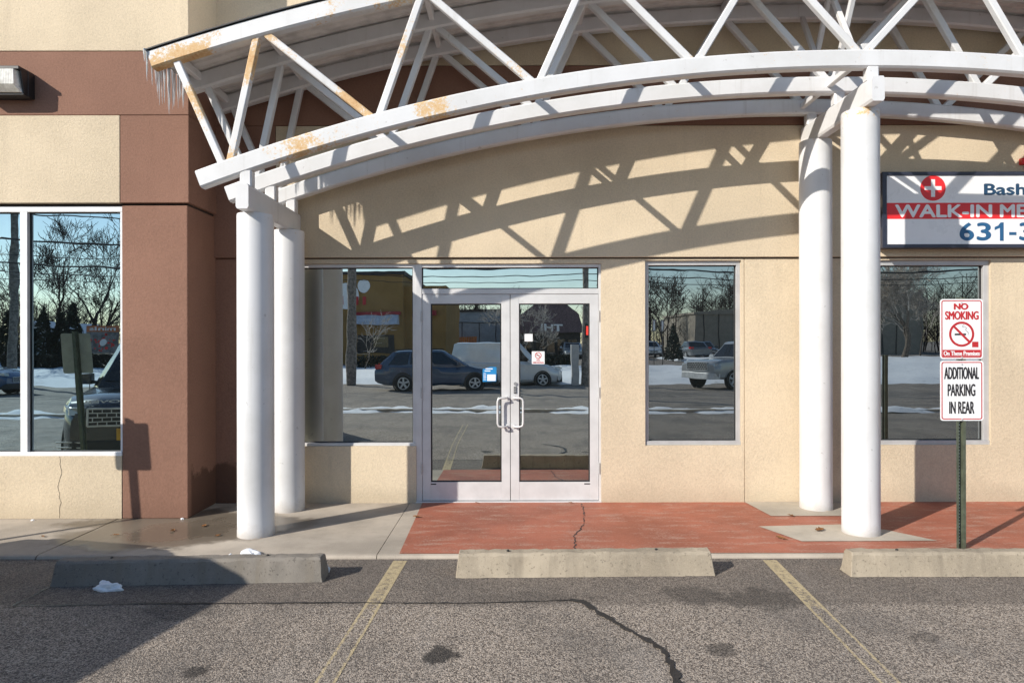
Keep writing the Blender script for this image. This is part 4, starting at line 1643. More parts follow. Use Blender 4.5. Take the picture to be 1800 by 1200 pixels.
        m.bar((um, s * (hw - 0.1), zb + 0.03), (um, s * (hw + 0.06), zb + 0.06), 0.05, 0.05)
        m.build('side_mirror', paint, root, bevel=0.015)
    # bumper and grille
    zg0, zg1 = spec['grille']
    gW = hw * spec.get('gw', 0.5)
    g = MB()
    x = spec.get('gx', -0.012)
    g.box(x, x + 0.10, -gW, gW, zg0, zg1)
    gr = g.build('grille', M['plastic'], root)
    g = MB()
    g.bar((x - 0.004, -gW, zg0), (x - 0.004, gW, zg0), 0.022, 0.022)
    g.bar((x - 0.004, -gW, zg1), (x - 0.004, gW, zg1), 0.022, 0.022)
    for s in (-1, 1):
        g.bar((x - 0.004, s * gW, zg0), (x - 0.004, s * gW, zg1), 0.022, 0.022, (1, 0, 0))
    for i in range(1, 4):
        z = zg0 + (zg1 - zg0) * i / 4
        g.bar((x - 0.002, -gW, z), (x - 0.002, gW, z), 0.012, 0.010)
    m_ = 9
    for i in range(4):
        for j in range(m_):
            y0 = -gW + 2 * gW * (j + 0.5 * (i % 2)) / m_
            z = zg0 + (zg1 - zg0) * i / 4
            if y0 < gW:
                g.bar((x - 0.002, y0, z), (x - 0.002, y0, z + (zg1 - zg0) / 4), 0.010, 0.010, (1, 0, 0))
    g.build('grille_trim', M['rim'], gr)
    g = MB()
    zbm = spec.get('bump', (0.25, 0.42))
    bf, b2 = interp(low, 0.0)[2], interp(low, 0.22)[2]
    g.prism([(-0.02, -hw * (bf - 0.04)), (0.0, -hw * bf), (0.22, -hw * (b2 + 0.004)), (0.22, hw * (b2 + 0.004)), (0.0, hw * bf), (-0.02, hw * (bf - 0.04))], zbm[0], zbm[1])
    g.v = [(x, z, y) for x, y, z in g.v]
    g.build('bumper', M['plastic'] if spec.get('dark_bumper', True) else M['rim'], root, bevel=0.02)
    return root


SUV = dict(L=4.98, W=1.84, r=0.38, axles=(0.86, 3.80), zlamp=0.86, ztail=1.0, grille=(0.675, 0.885), gw=0.52, gx=-0.030, bump=(0.28, 0.50), tumble=0.64,
           low=[(0, 0.36, 0.84, 0.74), (0.06, 0.28, 0.92, 0.82), (0.18, 0.27, 0.975, 0.90), (0.40, 0.26, 1.03, 0.96), (1.4, 0.26, 1.10, 1.0), (4.5, 0.28, 1.12, 1.0), (4.9, 0.36, 1.08, 0.93), (4.98, 0.42, 0.95, 0.9)],
           cab=(1.10, 1.72, 4.45, 4.88, 1.08, 1.87), sidewin=((0.04, 0.36), (0.39, 0.68), (0.71, 0.96)))
WAGON = dict(L=4.78, W=1.82, r=0.34, axles=(0.92, 3.66), zlamp=0.76, ztail=0.98, grille=(0.50, 0.68), gw=0.4, bump=(0.24, 0.44),
             low=[(0, 0.34, 0.66, 0.72), (0.15, 0.26, 0.80, 0.86), (0.6, 0.24, 0.90, 0.97), (1.3, 0.24, 0.98, 1.0), (4.3, 0.26, 1.04, 1.0), (4.7, 0.34, 1.02, 0.92), (4.78, 0.42, 0.86, 0.88)],
             cab=(1.15, 2.05, 4.10, 4.66, 0.98, 1.60), sidewin=((0.03, 0.35), (0.38, 0.66), (0.69, 0.95)), tumble=0.74)
VAN = dict(L=4.95, W=1.90, r=0.33, axles=(0.88, 3.85), zlamp=0.80, ztail=1.2, grille=(0.52, 0.66), gw=0.4, bump=(0.22, 0.55),
           low=[(0, 0.30, 0.66, 0.72), (0.15, 0.22, 0.80, 0.88), (0.7, 0.22, 1.00, 0.98), (1.2, 0.22, 1.10, 1.0), (4.8, 0.24, 1.15, 1.0), (4.95, 0.34, 1.12, 0.96)],
           cab=(1.05, 1.85, 4.80, 4.92, 1.06, 1.98), sidewin=((0.02, 0.24),), blind=True, tumble=0.86)
PICK = dict(L=5.8, W=2.0, r=0.40, axles=(0.98, 4.62), zlamp=1.0, ztail=1.0, grille=(0.78, 1.08), gw=0.55, bump=(0.42, 0.68), dark_bumper=False,
            low=[(0, 0.50, 1.02, 0.90), (0.08, 0.42, 1.12, 0.97), (0.5, 0.40, 1.18, 1.0), (1.6, 0.40, 1.22, 1.0), (3.85, 0.42, 1.22, 1.0), (3.95, 0.42, 0.98, 1.0), (5.7, 0.46, 0.98, 1.0), (5.8, 0.52, 0.95, 0.97)],
            cab=(1.55, 2.25, 3.70, 3.88, 1.20, 1.92), sidewin=((0.05, 0.47), (0.53, 0.95)), bed=(3.9, 5.75, 1.26))
SEDAN = dict(L=4.6, W=1.80, r=0.32, axles=(0.88, 3.55), zlamp=0.72, ztail=0.9, grille=(0.45, 0.62), gw=0.4, bump=(0.22, 0.40),
             low=[(0, 0.32, 0.62, 0.72), (0.15, 0.24, 0.74, 0.86), (0.6, 0.22, 0.84, 0.97), (1.3, 0.22, 0.92, 1.0), (3.8, 0.24, 0.98, 1.0), (4.5, 0.32, 0.96, 0.92), (4.6, 0.40, 0.80, 0.85)],
             cab=(1.25, 2.05, 3.25, 4.0, 0.92, 1.45), sidewin=((0.03, 0.48), (0.52, 0.95)))

suv = car('parked_suv', SUV, M['paint_black'], 'glossy black large car with a mesh grille parked nose in before the left window', 'car')
mb = MB()
tv, tf = text_mesh('RANGE  ROVER', 0.0, 0.0, 1.15, 0.042, 0, 0.004, 0.02, 'c')
# the lettering stands on the nose, read from in front of the car (its nose points to local -x)
mb.add([(0.075 + y + z * 0.5, -x, 0.945 + z * 0.8) for x, y, z in tv], tf)
mb.build('lettering', M['rim'], suv)
mb = MB()
mb.box(-0.05, -0.03, -0.155, 0.155, 0.50, 0.645)
mb.build('number_plate', M['plate'], suv)
for s in (-1, 1):
    mb = MB()
    for i in range(3):
        mb.bar((-0.02, s * 0.55, 0.36 + i * 0.06), (0.02, s * 0.84, 0.37 + i * 0.06), 0.014, 0.014)
    mb.build('air_intake', M['rim'], suv)
suv.location = (-4.66, 4.60, gz(4.0))
suv.rotation_euler = (0, 0, R(-103))

wag = car('station_wagon', WAGON, M['paint_slate'], 'dark slate estate car on the road, reflected in the entrance doors', 'car')
d = 28.0
wag.location = (rx(873, d) + 0.0, ry(d) + 0.4, gz(ry(d)))
wag.rotation_euler = (0, 0, R(180 - 6))
for s in (-1, 1):
    mb = MB()
    mb.bar((2.1, s * 0.62, 1.64), (4.1, s * 0.62, 1.62), 0.035, 0.035)
    o = mb.build('roof_rail', M['plastic'])
    o.parent = wag
van = car('cargo_van', VAN, M['paint_white'], 'white cargo van behind the dark estate car, reflected in the entrance doors', 'van')
d = 31.0
van.location = (rx(986, d), ry(d), gz(ry(d)) - 0.06)
van.rotation_euler = (0, 0, R(180))
pk = car('pickup_truck', PICK, M['paint_silver'], 'silver pickup truck on the road, reflected in the narrow window', 'truck')
d = 27.5
pk.location = (rx(1226, d), ry(d), gz(ry(d)))
pk.rotation_euler = (0, 0, R(-30))
bl = car('blue_car', WAGON, M['paint_blue'], 'blue car on the road at the edge of the left window reflection', 'car')
d = 25.0
bl.location = (rx(29, d) + 0.1, ry(d, 6.47), gz(-12))
bl.rotation_euler = (0, 0, R(180))

sed = car('parked_car', SEDAN, M['paint_grey'], 'grey saloon in the far car row reflected in the narrow window', 'car', 'cars parked in the lot across the road')
rowpos = [(15.2, -46, 'paint_grey', 'grey saloon in the far row, nearest the dark conifer'), (17.6, -46.3, 'paint_black', 'black saloon in the far row, beside the grey one'),
          (20.0, -46, 'paint_silver', 'silver saloon in the middle of the far row'), (22.4, -46.2, 'paint_white', 'white saloon in the far row, before the tan shed'),
          (24.8, -46, 'paint_blue', 'blue saloon in the far row, before the tan shed'), (12.4, -45.5, 'paint_white', 'white saloon by the red signs across the road'),
          (-33.0, -32, 'paint_blue', 'blue saloon behind the hedge across the road'), (-30.0, -32.4, 'paint_silver', 'silver saloon behind the hedge across the road'),
          (-36.5, -32, 'paint_grey', 'dark grey saloon behind the hedge across the road'), (5.1, -42, 'paint_silver', 'silver saloon in front of the purple gambrel building')]
for i, (x, y, pm, lab) in enumerate(rowpos):
    c = sed if i == 0 else copy_tree(sed)
    c.location = (x, y, gz(y))
    c.rotation_euler = (0, 0, R(90 + (i * 37 % 7) - 3 + (180 if i % 2 else 0)))
    c['label'] = lab
    for ch in c.children:
        if ch.name.split('.')[0] in ('body', 'side_mirror'):
            ch.material_slots[0].link = 'OBJECT'
            ch.material_slots[0].material = M[pm]

# ================================================================== ACROSS THE ROAD (seen in the glass)


def bumpy_sheet(name, x0, x1, y0, y1, nx, ny, zf, mat, kind='structure'):
    mb = MB()
    vs = []
    for j in range(ny + 1):
        for i in range(nx + 1):
            x = x0 + (x1 - x0) * i / nx
            y = y0 + (y1 - y0) * j / ny
            vs.append((x, y, zf(x, y)))
    mb.add(vs, [(j * (nx + 1) + i, j * (nx + 1) + i + 1, (j + 1) * (nx + 1) + i + 1, (j + 1) * (nx + 1) + i) for j in range(ny) for i in range(nx)])
    o = mb.build(name, mat, recalc=False, smooth=180)
    return tag(o, kind=kind)


def bank(x, y):
    n = mnoise.noise(Vector((x * 0.35, y * 0.35, 0))) + 0.5 * mnoise.noise(Vector((x * 1.3, y * 1.3, 4)))
    edge = min((-17.0 + 0.5 * n - y) / 1.2, 1.0)
    far = min((y + 27.0 + (18 if x > 12 else 0)) / 2.0, 1.0)
    k = max(-1.0, min(edge, far))
    return gz(y) + 0.16 * k + 0.06 * n * max(0, k)


bumpy_sheet('snow_bank', -60, 60, -46, -16, 240, 90, bank, M['snow'], 'stuff')


def ridge(x, y):
    t = (y + 3.3 - 0.25 * math.sin(x * 0.13)) / 0.75
    n = mnoise.noise(Vector((x * 0.8, y * 1.6, 9))) + 0.6 * mnoise.noise(Vector((x * 3, y * 3, 2)))
    return gz(y) - 0.03 + 0.15 * max(0, 1 - t * t) * (0.6 + 0.9 * n)


bumpy_sheet('snow_ridge', -30, 30, -4.1, -2.5, 400, 16, ridge, M['snow'], 'stuff')
mb = MB()
for i in range(60):
    x = -30 + i
    y = -3.02 + 0.25 * math.sin(x * 0.13)
    mb.box(x, x + 0.998, y - 0.08, y + 0.08, gz(y) - 0.1, gz(y) + 0.075)
tag(mb.build('kerb', M['pad']), kind='structure')


def building(name, x0, x1, y0, y1, z0, z1, mat, label, roof=None):
    b = thing(name, ((x0 + x1) / 2, (y0 + y1) / 2, z0), label, 'building')
    mb = MB()
    mb.box(x0, x1, y0, y1, z0, z1)
    mb.build('wall', mat, b)
    if roof:
        mb = MB()
        mb.box(x0 - 0.12, x1 + 0.12, y0 - 0.12, y1 + 0.12, z1, z1 + 0.22)
        mb.build('roof', roof, b)
    return b


# mustard restaurant
d = 45.0
yf = ry(d)
b = building('restaurant', -24, rx(708, d), yf - 14, yf, 0.2, rz_(482, d), M['mustard'], 'mustard stucco restaurant with a pale awning, reflected in the side window', M['darkwall'])
mb = MB()
mb.box(rx(708, d), rx(782, d), yf - 12, yf - 0.8, 0.2, rz_(500, d))
mb.build('side_wing', M['mustard'], b)
mb = MB()
xa, xb = rx(622, d), rx(702, d)
za, zb = rz_(570, d), rz_(554, d)
mb.hexa([(xa, yf + 1.0, za), (xb, yf + 1.0, za), (xb, yf, za), (xa, yf, za), (xa, yf + 0.35, zb), (xb, yf + 0.35, zb), (xb, yf, zb), (xa, yf, zb)])
mb.build('awning', M['awning_pale'], b)
mb = MB()
mb.box(xa - 0.1, xb + 0.1, yf, yf + 0.4, zb, zb + 0.22)
mb.box(rx(745, d), rx(766, d), yf - 0.8, yf - 0.2, rz_(553, d), rz_(545, d))
mb.build('awning_valance', M['awning_red'], b)
mb = MB()
mb.box(xa + 0.2, xb - 0.3, yf + 0.002, yf + 0.05, 0.9, rz_(588, d))
w = mb.build('window', M['darkwall'], b)
mb = MB()
mb.box(xa + 1.3, xb - 0.7, yf + 0.05, yf + 0.06, 1.3, rz_(592, d))
mb.build('pane', M['carglass'], w)
mb = MB()
mb.prism(disc(rx(617, d) - 0.3, rz_(520, d), 0.85, 24)[::-1], yf + 0.08, yf + 0.02)
mb.prism(disc(rx(640, d), rz_(503, d), 0.42, 20)[::-1], yf + 0.08, yf + 0.02)
mb.build('wall_emblem', M['sign_white'], b)
mb = MB()
for i in range(4):
    x = rx(622, d) - 0.9 + i * 0.5
    mb.box(x, x + 0.24, yf + 0.08, yf + 0.10, rz_(535, d), rz_(520, d))
mb.build('emblem_bars', M['dull_red'], b)

# blue-grey shed behind
d = 68.0
yf = ry(d)
b = building('metal_shed', rx(776, d), rx(915, d), yf - 12, yf, 0.2, rz_(547, d), M['bluegrey'], 'long blue grey metal shed, reflected in the left door', M['darkwall'])
mb = MB()
mb.box(rx(776, d), rx(915, d), yf, yf + 0.06, rz_(568, d), rz_(566.5, d))
for px in (812, 842, 871, 900):
    mb.box(rx(px, d), rx(px, d) + 0.08, yf, yf + 0.05, 0.2, rz_(567, d))
mb.build('seam', M['darkwall'], b)
mb = MB()
for i in range(12):
    x = rx(800, d) + i * 0.19
    mb.box(x, x + 0.16, yf + 2, yf + 2.05, 0.4, rz_(592, d))
tag(mb.build('plank_fence', M['plank']), 'short orange plank fence before the blue grey shed', 'fence')

# gambrel building
d = 60.0
yf = ry(d)
xa, xb = rx(905, d), rx(1026, d)
xm = (xa + xb) / 2
b = thing('gambrel_building', (xm, yf - 5, 0.2), 'dark purple gambrel roofed shop, reflected in the right door', 'building')
mb = MB()
mb.box(xa + 0.3, xb - 0.3, yf - 10, yf, 0.2, 2.6)
mb.build('wall', M['darkwall'], b)
pr = [(xa, 2.4), (xb, 2.4), (xb - 0.5, 4.0), (xm + 0.9, 5.3), (xm, 5.7), (xm - 0.9, 5.3), (xa + 0.5, 4.0)]
mb = MB()
mb.prism(pr, yf - 10, yf + 0.5)
mb.build('roof', M['shingle'], b)
mb = MB()
for i in range(5):
    x = xa + 0.9 + i * 0.95
    mb.box(x, x + 0.7, yf + 0.001, yf + 0.05, 0.5, 1.9)
mb.build('window', M['carglass'], b)
mb = MB()
# white letters facing the camera side: written to be read from the road (+y side), so mirrored in the glass
tv, tf = text_mesh('THI', 0, 0, 1.9, 0.62, 0, 0.05, 0.03, 'c')
mb.add([(xm - x + 0.2, yf + 0.56 - y, 2.55 + z) for x, y, z in tv], tf)
mb.build('lettering', M['sign_white'], b)

# tan warehouse
d = 78.0
yf = ry(d)
b = building('warehouse', rx(1222, d), rx(1222, d) + 26, yf - 16, yf, 0.2, rz_(552, d), M['tan'], 'tan ribbed metal warehouse behind the far car row', None)
mb = MB()
xa, xb = rx(1222, d), rx(1222, d) + 26
z0, z1 = rz_(552, d), rz_(543, d) + 0.6
mb.hexa([(xa - .2, yf + .2, z0), (xb, yf + .2, z0), (xb, yf - 16, z0), (xa - .2, yf - 16, z0), (xa - .2, yf + .2, z0 + 0.25), (xb, yf + .2, z1 + 1.2), (xb, yf - 16, z1 + 1.2), (xa - .2, yf - 16, z0 + 0.25)])
mb.build('roof', M['tan'], b)
mb = MB()
for i in range(14):
    mb.box(xa + 0.9 + i * 1.7, xa + 1.0 + i * 1.7, yf, yf + 0.06, 0.2, z0)
mb.build('seam', M['darkwall'], b)

# snowy-roofed house far left
d = 52.0
yf = ry(d, 6.47)
xa, xb = rx(40, d), rx(92, d)
b = thing('snowy_house', ((xa + xb) / 2, yf - 4, 0.2), 'low house with a snow covered roof, reflected in the left window', 'house')
mb = MB()
mb.box(xa + .3, xb - .3, yf - 8, yf, 0.2, 2.2)
mb.build('wall', M['bluegrey'], b)
mb = MB()
mb.prism([(xa, 2.2), (xb, 2.2), (xa + 0.6, 3.3)], yf - 8.3, yf + 0.3)
mb.build('roof', M['roof_snow'], b)

# orange banner
d = 27.0
x0, x1 = rx(152, d), rx(209, d)
yb = ry(d, 6.47)
bn = thing('banner_stand', ((x0 + x1) / 2, yb, gz(yb)), 'orange food banner on a stand across the road, reflected in the left window', 'banner')
mb = MB()
z0, z1 = rz_(619, d), rz_(570, d)
mb.box(x0, x1, yb - 0.02, yb, z0, z1)
mb.build('cloth', flat('orange_banner', (0.55, 0.17, 0.07, 1), 0.7), bn)
mb = MB()
mb.box(x0, x1, yb, yb + 0.004, z0, z1 - 0.28)
mb.build('dark_field', flat('banner_grey', (0.22, 0.20, 0.20, 1), 0.7, 0, 0.4), bn)
mb = MB()
tv, tf = text_mesh('minis', 0, 0, (x1 - x0) * 0.8, 0.17, 0, 0.004, 0.02, 'c')
mb.add([((x0 + x1) / 2 - x, yb + 0.008 - y, z1 - 0.22 + z) for x, y, z in tv], tf)
mb.prism(disc((x0 + x1) / 2, z0 + 0.42, 0.14, 20)[::-1], yb + 0.010, yb + 0.004)
mb.build('lettering', M['sign_white'], bn)
mb = MB()
for i in range(26):
    a = rnd.uniform(0, 6.28)
    q = rnd.uniform(0.16, 0.52)
    cx, cz = (x0 + x1) / 2 + q * math.cos(a) * 1.0, z0 + 0.42 + 0.62 * q * math.sin(a)
    mb.prism(disc(cx, cz, rnd.uniform(0.025, 0.06), 9)[::-1], yb + 0.008, yb + 0.004)
mb.build('printed_food', M['sign_red'], bn)
for x in (x0 + 0.05, x1 - 0.05):
    mb = MB()
    mb.tube([(x, yb - 0.04, gz(yb) - 0.05), (x, yb - 0.04, z1)], 0.02, 6)
    mb.build('leg', M['plastic'], bn)


# utility poles and wires
def pole(px, d, h, r, label, g=YG):
    x, y = rx(px, d), ry(d, g)
    t = thing('utility_pole', (x, y, gz(y)), label, 'utility pole', 'utility poles along the road')
    mb = MB()
    mb.tube([(x, y, gz(y) - 0.2), (x + 0.05, y, h * 0.5), (x + 0.08, y, h)], [r, r * 0.85, r * 0.65], 14)
    mb.build('shaft', M['wood'], t, smooth=60)
    mb = MB()
    mb.bar((x - 0.9, y + 0.2, h - 0.5), (x + 1.0, y + 0.2, h - 0.5), 0.1, 0.12)
    mb.build('crossarm', M['wood'], t)
    return x, y, t


pole(617, 30.5, 9.5, 0.23, 'grey wooden utility pole reflected in the side window')
xp, yp, tp = pole(1028, 30.5, 9.5, 0.16, 'utility pole with a crossing signal, reflected in the right door')
pole(22, 30.5, 9.5, 0.2, 'wooden utility pole reflected in the left window', 6.47)
pole(1790, 34, 9.5, 0.2, 'utility pole far along the road beyond the right window')
cs = thing('crossing_signal', (xp, yp + 0.3, rz_(582, 30.5)), 'pedestrian signal with a lit red hand on the pole', 'signal')
mb = MB()
z = rz_(582, 30.5)
mb.box(xp - 0.05, xp + 0.35, yp + 0.17, yp + 0.42, z - 0.28, z + 0.28)
mb.build('housing', M['plastic'], cs)
mb = MB()
k = N('lit_signal_red')
k.col((0.6, 0.03, 0.02, 1))
k.b.inputs['Emission Color'].default_value = (1, 0.06, 0.04, 1)
k.b.inputs['Emission Strength'].default_value = 1.2
mb.box(xp + 0.02, xp + 0.28, yp + 0.42, yp + 0.43, z - 0.18, z + 0.18)
mb.build('lens', k.m, cs)
cb = thing('signal_cabinet', (xp - 0.45, yp, gz(yp)), 'grey traffic signal cabinet standing by the pole', 'cabinet')
mb = MB()
mb.box(xp - 0.62, xp - 0.28, yp - 0.2, yp + 0.2, gz(yp), 1.55)
mb.build('case', M['alu_dark'], cb, bevel=0.02)
mb = MB()
mb.box(xp - 0.59, xp - 0.31, yp + 0.2, yp + 0.215, gz(yp) + 0.15, 1.45)
mb.build('door', M['alu_dark'], cb)
for i, (z, sag, r, off) in enumerate(((4.75, 0.35, 0.016, 0.05), (5.15, 0.45, 0.030, 0.2), (5.55, 0.4, 0.014, -0.2), (6.2, 0.5, 0.035, 0.0), (7.3, 0.5, 0.02, 0.5), (4.45, 0.3, 0.012, 0.1))):
    mb = MB()
    spans = [-70, rx(22, 30.5), rx(617, 30.5), rx(1028, 30.5), rx(1790, 34), 70]
    pts = []
    for a, b in zip(spans, spans[1:]):
        for j in range(14):
            t = j / 14
            pts.append((a + (b - a) * t, -16.9 + off, z - sag * 4 * t * (1 - t) * min(1.4, (b - a) / 22)))
    pts.append((70, -16.9 + off, z))
    mb.tube(pts, r * 1.35, 5, cap=False)
    tag(mb.build('overhead_wire', M['black']), 'black overhead wire sagging between the utility poles along the road', 'wire', 'overhead wires along the road')


# bare trees: thing > trunk, crown
def bare_tree(x, y, h, seed, label, mat_t=None, mat_c=None, spread=0.55, forks=3, group='bare trees across the road', r0=None, depth=5, tw=0.008):
    rr = random.Random(seed)
    t = thing('bare_tree', (x, y, gz(y)), label, 'tree', group)
    tr, cr = MB(), MB()
    r0 = r0 or h * 0.022

    def grow(p, dvec, ln, r, lev):
        n = 4 if lev < 2 else 3
        pts, rad = [p.copy()], [r]
        q, dd = p.copy(), dvec.copy()
        for i in range(n):
            dd = (dd + Vector((rr.gauss(0, .19), rr.gauss(0, .19), rr.gauss(0.05, .10)))).normalized()
            q = q + dd * (ln / n)
            pts.append(q.copy())
            rad.append(max(tw, r * (1 - 0.45 * (i + 1) / n)))
        (tr if lev < 2 else cr).tube(pts, rad, 8 if lev < 1 else (5 if lev < 2 else 3), cap=False)
        if lev >= depth:
            return
        kids = forks - 1 + (1 if rr.random() < 0.5 else 0)
        for i in range(kids):
            a = rr.uniform(0, 2 * math.pi)
            j = rr.randint(2, n)
            s = spread * rr.uniform(0.75, 1.7)
            side = Vector((math.cos(a), math.sin(a), 0))
            side = (side - dd * side.dot(dd)).normalized()
            nd = (dd * math.cos(s) + side * math.sin(s))
            nd = (nd + Vector((0, 0, 0.12))).normalized()
            grow(pts[j], nd, ln * rr.uniform(0.58, 0.82), rad[j] * rr.uniform(0.55, 0.75), lev + 1)
        if lev < depth - 1:
            grow(pts[-1], (dd + Vector((rr.gauss(0, .15), rr.gauss(0, .15), 0.1))).normalized(), ln * 0.8, rad[-1] * 0.9, lev + 1)
    grow(Vector((x, y, gz(y) - 0.1)), Vector((rr.gauss(0, .04), rr.gauss(0, .04), 1)).normalized(), h * 0.30, r0, 0)
    tr.build('trunk', mat_t or M['bark'], t, recalc=False, smooth=60)
    cr.build('crown', mat_c or M['twig'], t, recalc=False)
    return t


def tpos(px, d, g=YG):
    return rx(px, d), ry(d, g)


bare_tree(*tpos(93, 44, 6.47), 9.6, 21, 'tall bare tree standing leftmost of the three in the left window', M['bark_dark'], M['bark_dark'], 0.5, 3, depth=6, tw=0.012)
bare_tree(*tpos(128, 46, 6.47), 9.2, 22, 'tall bare tree in the middle of the three in the left window', M['bark_dark'], M['bark_dark'], 0.5, 3, depth=6, tw=0.012)
bare_tree(*tpos(152, 42, 6.47), 9.4, 23, 'tall bare tree with the thickest trunk, reflected at the right of the left window', M['bark_dark'], M['bark_dark'], 0.55, 3, depth=6, tw=0.012)
bare_tree(*tpos(8, 50, 6.47), 5.8, 29, 'wide low bare tree at the far left of the left window', M['bark_dark'], M['bark_dark'], 0.7, 3, depth=6, tw=0.012)
bare_tree(*tpos(640, 38), 4.6, 24, 'young bare tree in the snow before the mustard restaurant', None, None, 0.6, 3, r0=0.05, tw=0.009, depth=4)
bare_tree(*tpos(938, 42), 5.2, 25, 'pale spreading bare tree before the purple gambrel shop', None, None, 0.7, 3, r0=0.10, tw=0.010, depth=6)
bare_tree(*tpos(1590, 55), 8.6, 26, 'broad bare tree standing in the snow, reflected in the right window', None, None, 0.55, 4, r0=0.28, tw=0.014, depth=6)
bare_tree(*tpos(1618, 58), 6.5, 27, 'slim bare tree beside the broad one in the right window', None, None, 0.4, 3, r0=0.08, tw=0.010, depth=4)
bare_tree(*tpos(1165, 70), 10.0, 28, 'bare tree rising behind the red signs in the narrow window', M['bark_dark'], M['bark_dark'], 0.55, 3, tw=0.02, depth=6)
bare_tree(*tpos(1262, 92), 12.5, 30, 'tall bare tree rising behind the tan warehouse', M['bark_dark'], M['bark_dark'], 0.5, 3, tw=0.02, depth=6)
bare_tree(*tpos(830, 90), 7.5, 31, 'bare tree rising behind the blue grey shed', M['bark_dark'], M['bark_dark'], 0.6, 3, tw=0.02, depth=6)

# the far woods: too many stems to count
mb = MB()
rr = random.Random(99)


def blade(p0, p1, w):
    p0, p1 = Vector(p0), Vector(p1)
    s = Vector((w, rr.uniform(-w, w), 0))
    mb.add([p0 - s, p0 + s, p1 + s * 0.3, p1 - s * 0.3], [(0, 1, 2, 3)])


for i in range(520):
    x = rr.uniform(-95, 95) if i < 260 else (rr.uniform(-72, -24) if i < 410 else rr.uniform(14, 62))
    y = rr.uniform(-92, -66)
    h = 5.0 if x < -15 else (5.2 if x < 13 else 9.5)
    if 19 < x < 27:
        h = 6.0
    if x < -20:
        h = 6.6
    h *= rr.uniform(0.75, 1.2)
    z0 = 0.1
    blade((x, y, z0), (x + rr.uniform(-.4, .4), y, z0 + h * 0.9), 0.10)
    for j in range(26):
        zz = z0 + h * rr.uniform(0.08, 0.85)
        a = rr.uniform(0, 6.28)
        ln = h * rr.uniform(0.12, 0.30)
        q = (x + math.cos(a) * ln * 0.8, y + math.sin(a) * ln * 0.8, zz + ln * rr.uniform(0.4, 1.0))
        blade((x, y, zz), q, 0.035)
        for k in range(5):
            t = rr.uniform(0.3, 1.0)
            s = (x + (q[0] - x) * t, y + (q[1] - y) * t, zz + (q[2] - zz) * t)
            b = rr.uniform(0, 6.28)
            l2 = ln * rr.uniform(0.25, 0.6)
            blade(s, (s[0] + math.cos(b) * l2 * 0.7, s[1] + math.sin(b) * l2 * 0.7, s[2] + l2 * rr.uniform(0.1, 0.9)), 0.022)
tag(mb.build('woods', M['bark_dark'], recalc=False), kind='stuff')


# conifers, hedge
def leafy(name, x, y, z, shape, n, size, mat, label, cat, seed, trunk=None, group=None):
    rr = random.Random(seed)
    t = thing(name, (x, y, z), label, cat, group)
    mb = MB()
    for i in range(n):
        px, py, pz = shape(rr)
        s = size * rr.uniform(0.6, 1.4)
        a = Vector((rr.gauss(0, 1), rr.gauss(0, 1), rr.gauss(0, 1))).normalized()
        b = a.orthogonal().normalized()
        c = Vector((x + px, y + py, z + pz))
        mb.add([c - a * s, c + b * s * 0.5, c + a * s, c - b * s * 0.5], [(0, 1, 2, 3)])
    mb.build('crown' if trunk else 'foliage', mat, t, recalc=False)
    if trunk:
        mb = MB()
        mb.tube([(x, y, z - 0.1), (x, y, z + trunk)], [0.08, 0.03], 7)
        mb.build('trunk', M['bark_dark'], t)
    return t


def cone(h, r):
    def f(rr):
        u = rr.random() ** 0.7
        a = rr.uniform(0, 6.28)
        q = r * u * rr.uniform(0.5, 1.1)
        return (q * math.cos(a), q * math.sin(a), 0.15 + h * (1 - u))
    return f


def boxy(lx, ly, h):
    def f(rr):
        return (rr.uniform(-lx, lx), rr.uniform(-ly, ly), h * rr.random())
    return f


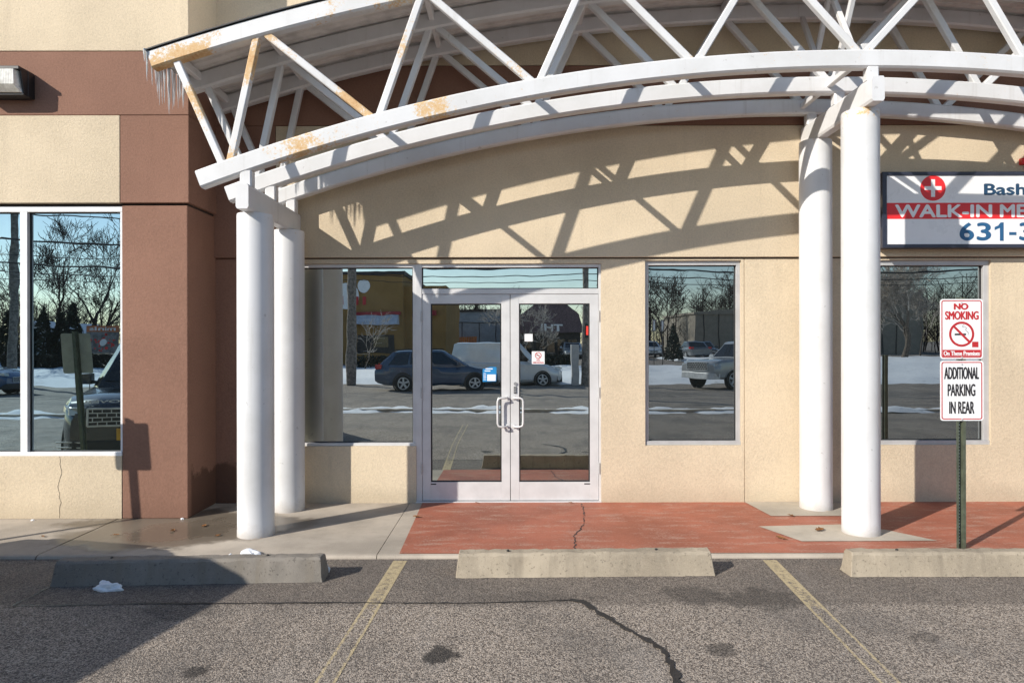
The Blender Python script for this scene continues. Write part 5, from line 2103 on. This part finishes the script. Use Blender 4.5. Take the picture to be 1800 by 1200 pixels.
x, y = tpos(1184, 50)
leafy('conifer', x, y, gz(y), cone(2.6, 0.75), 900, 0.12, M['conifer'], 'dark narrow conifer in the snow, reflected in the narrow window', 'tree', 3, 1.2, 'conifers across the road')
for i, (px, d, h, lab) in enumerate(((75, 40, 3.4, 'dark conifer nearest the snowy house in the left window'), (108, 41, 3.0, 'dark conifer behind the hedge under the bare trees'),
                                     (128, 40.5, 3.6, 'taller dark conifer behind the hedge under the bare trees'), (12, 42, 3.2, 'dark conifer at the far left behind the hedge'))):
    x, y = tpos(px, d, 6.47)
    leafy('conifer', x, y, gz(y), cone(h, 1.1), 900, 0.17, M['conifer'], lab, 'tree', 10 + i, 1.5, 'conifers across the road')
x0, x1 = rx(-20, 38), rx(215, 38)
leafy('hedge', (x0 + x1) / 2, ry(38, 6.47), gz(ry(38, 6.47)) + 0.1, boxy((x1 - x0) / 2, 0.45, 0.75), 5200, 0.10, M['hedge'], 'clipped dark hedge along the snow, reflected in the left window', 'hedge', 31)
for i, (px, d, lx, lab) in enumerate(((656, 39, 0.9, 'snow topped clipped shrub before the restaurant wall'), (695, 39, 0.8, 'clipped shrub before the corner of the restaurant'),
                                      (958, 40, 0.55, 'round dark shrub behind the nose of the white van'), (990, 40, 0.45, 'round dark shrub in the snow beside the signal pole'))):
    x, y = tpos(px, d)
    leafy('shrub', x, y, gz(y) + 0.1, boxy(lx, 0.5, 0.65), 700, 0.09, M['hedge'], lab, 'shrub', 50 + i, None, 'clipped shrubs across the road')

# two small red and white signs across the road
for px, lab in ((1149, 'small red and white pole sign across the road, nearer the conifer-free edge'), (1164, 'small red and white pole sign across the road, nearer the conifer')):
    d = 42
    x, y = tpos(px, d)
    t = thing('roadside_sign', (x, y, gz(y)), lab, 'sign', 'red and white signs across the road')
    mb = MB()
    mb.tube([(x, y, gz(y)), (x, y, rz_(565, d))], 0.025, 6)
    mb.build('post', M['plastic'], t)
    mb = MB()
    z0, z1 = rz_(582, d), rz_(563, d)
    mb.box(x - 0.10, x + 0.10, y + 0.03, y + 0.045, z0, z1)
    mb.build('plate', M['sign_white'], t)
    mb = MB()
    mb.ringprism(rrect(x - .095, x + .095, z0 + .01, z1 - .01, .05)[::-1], rrect(x - .055, x + .055, z0 + .06, z1 - .06, .03)[::-1], y + 0.045, y + 0.05)
    mb.build('border', M['sign_red'], t)
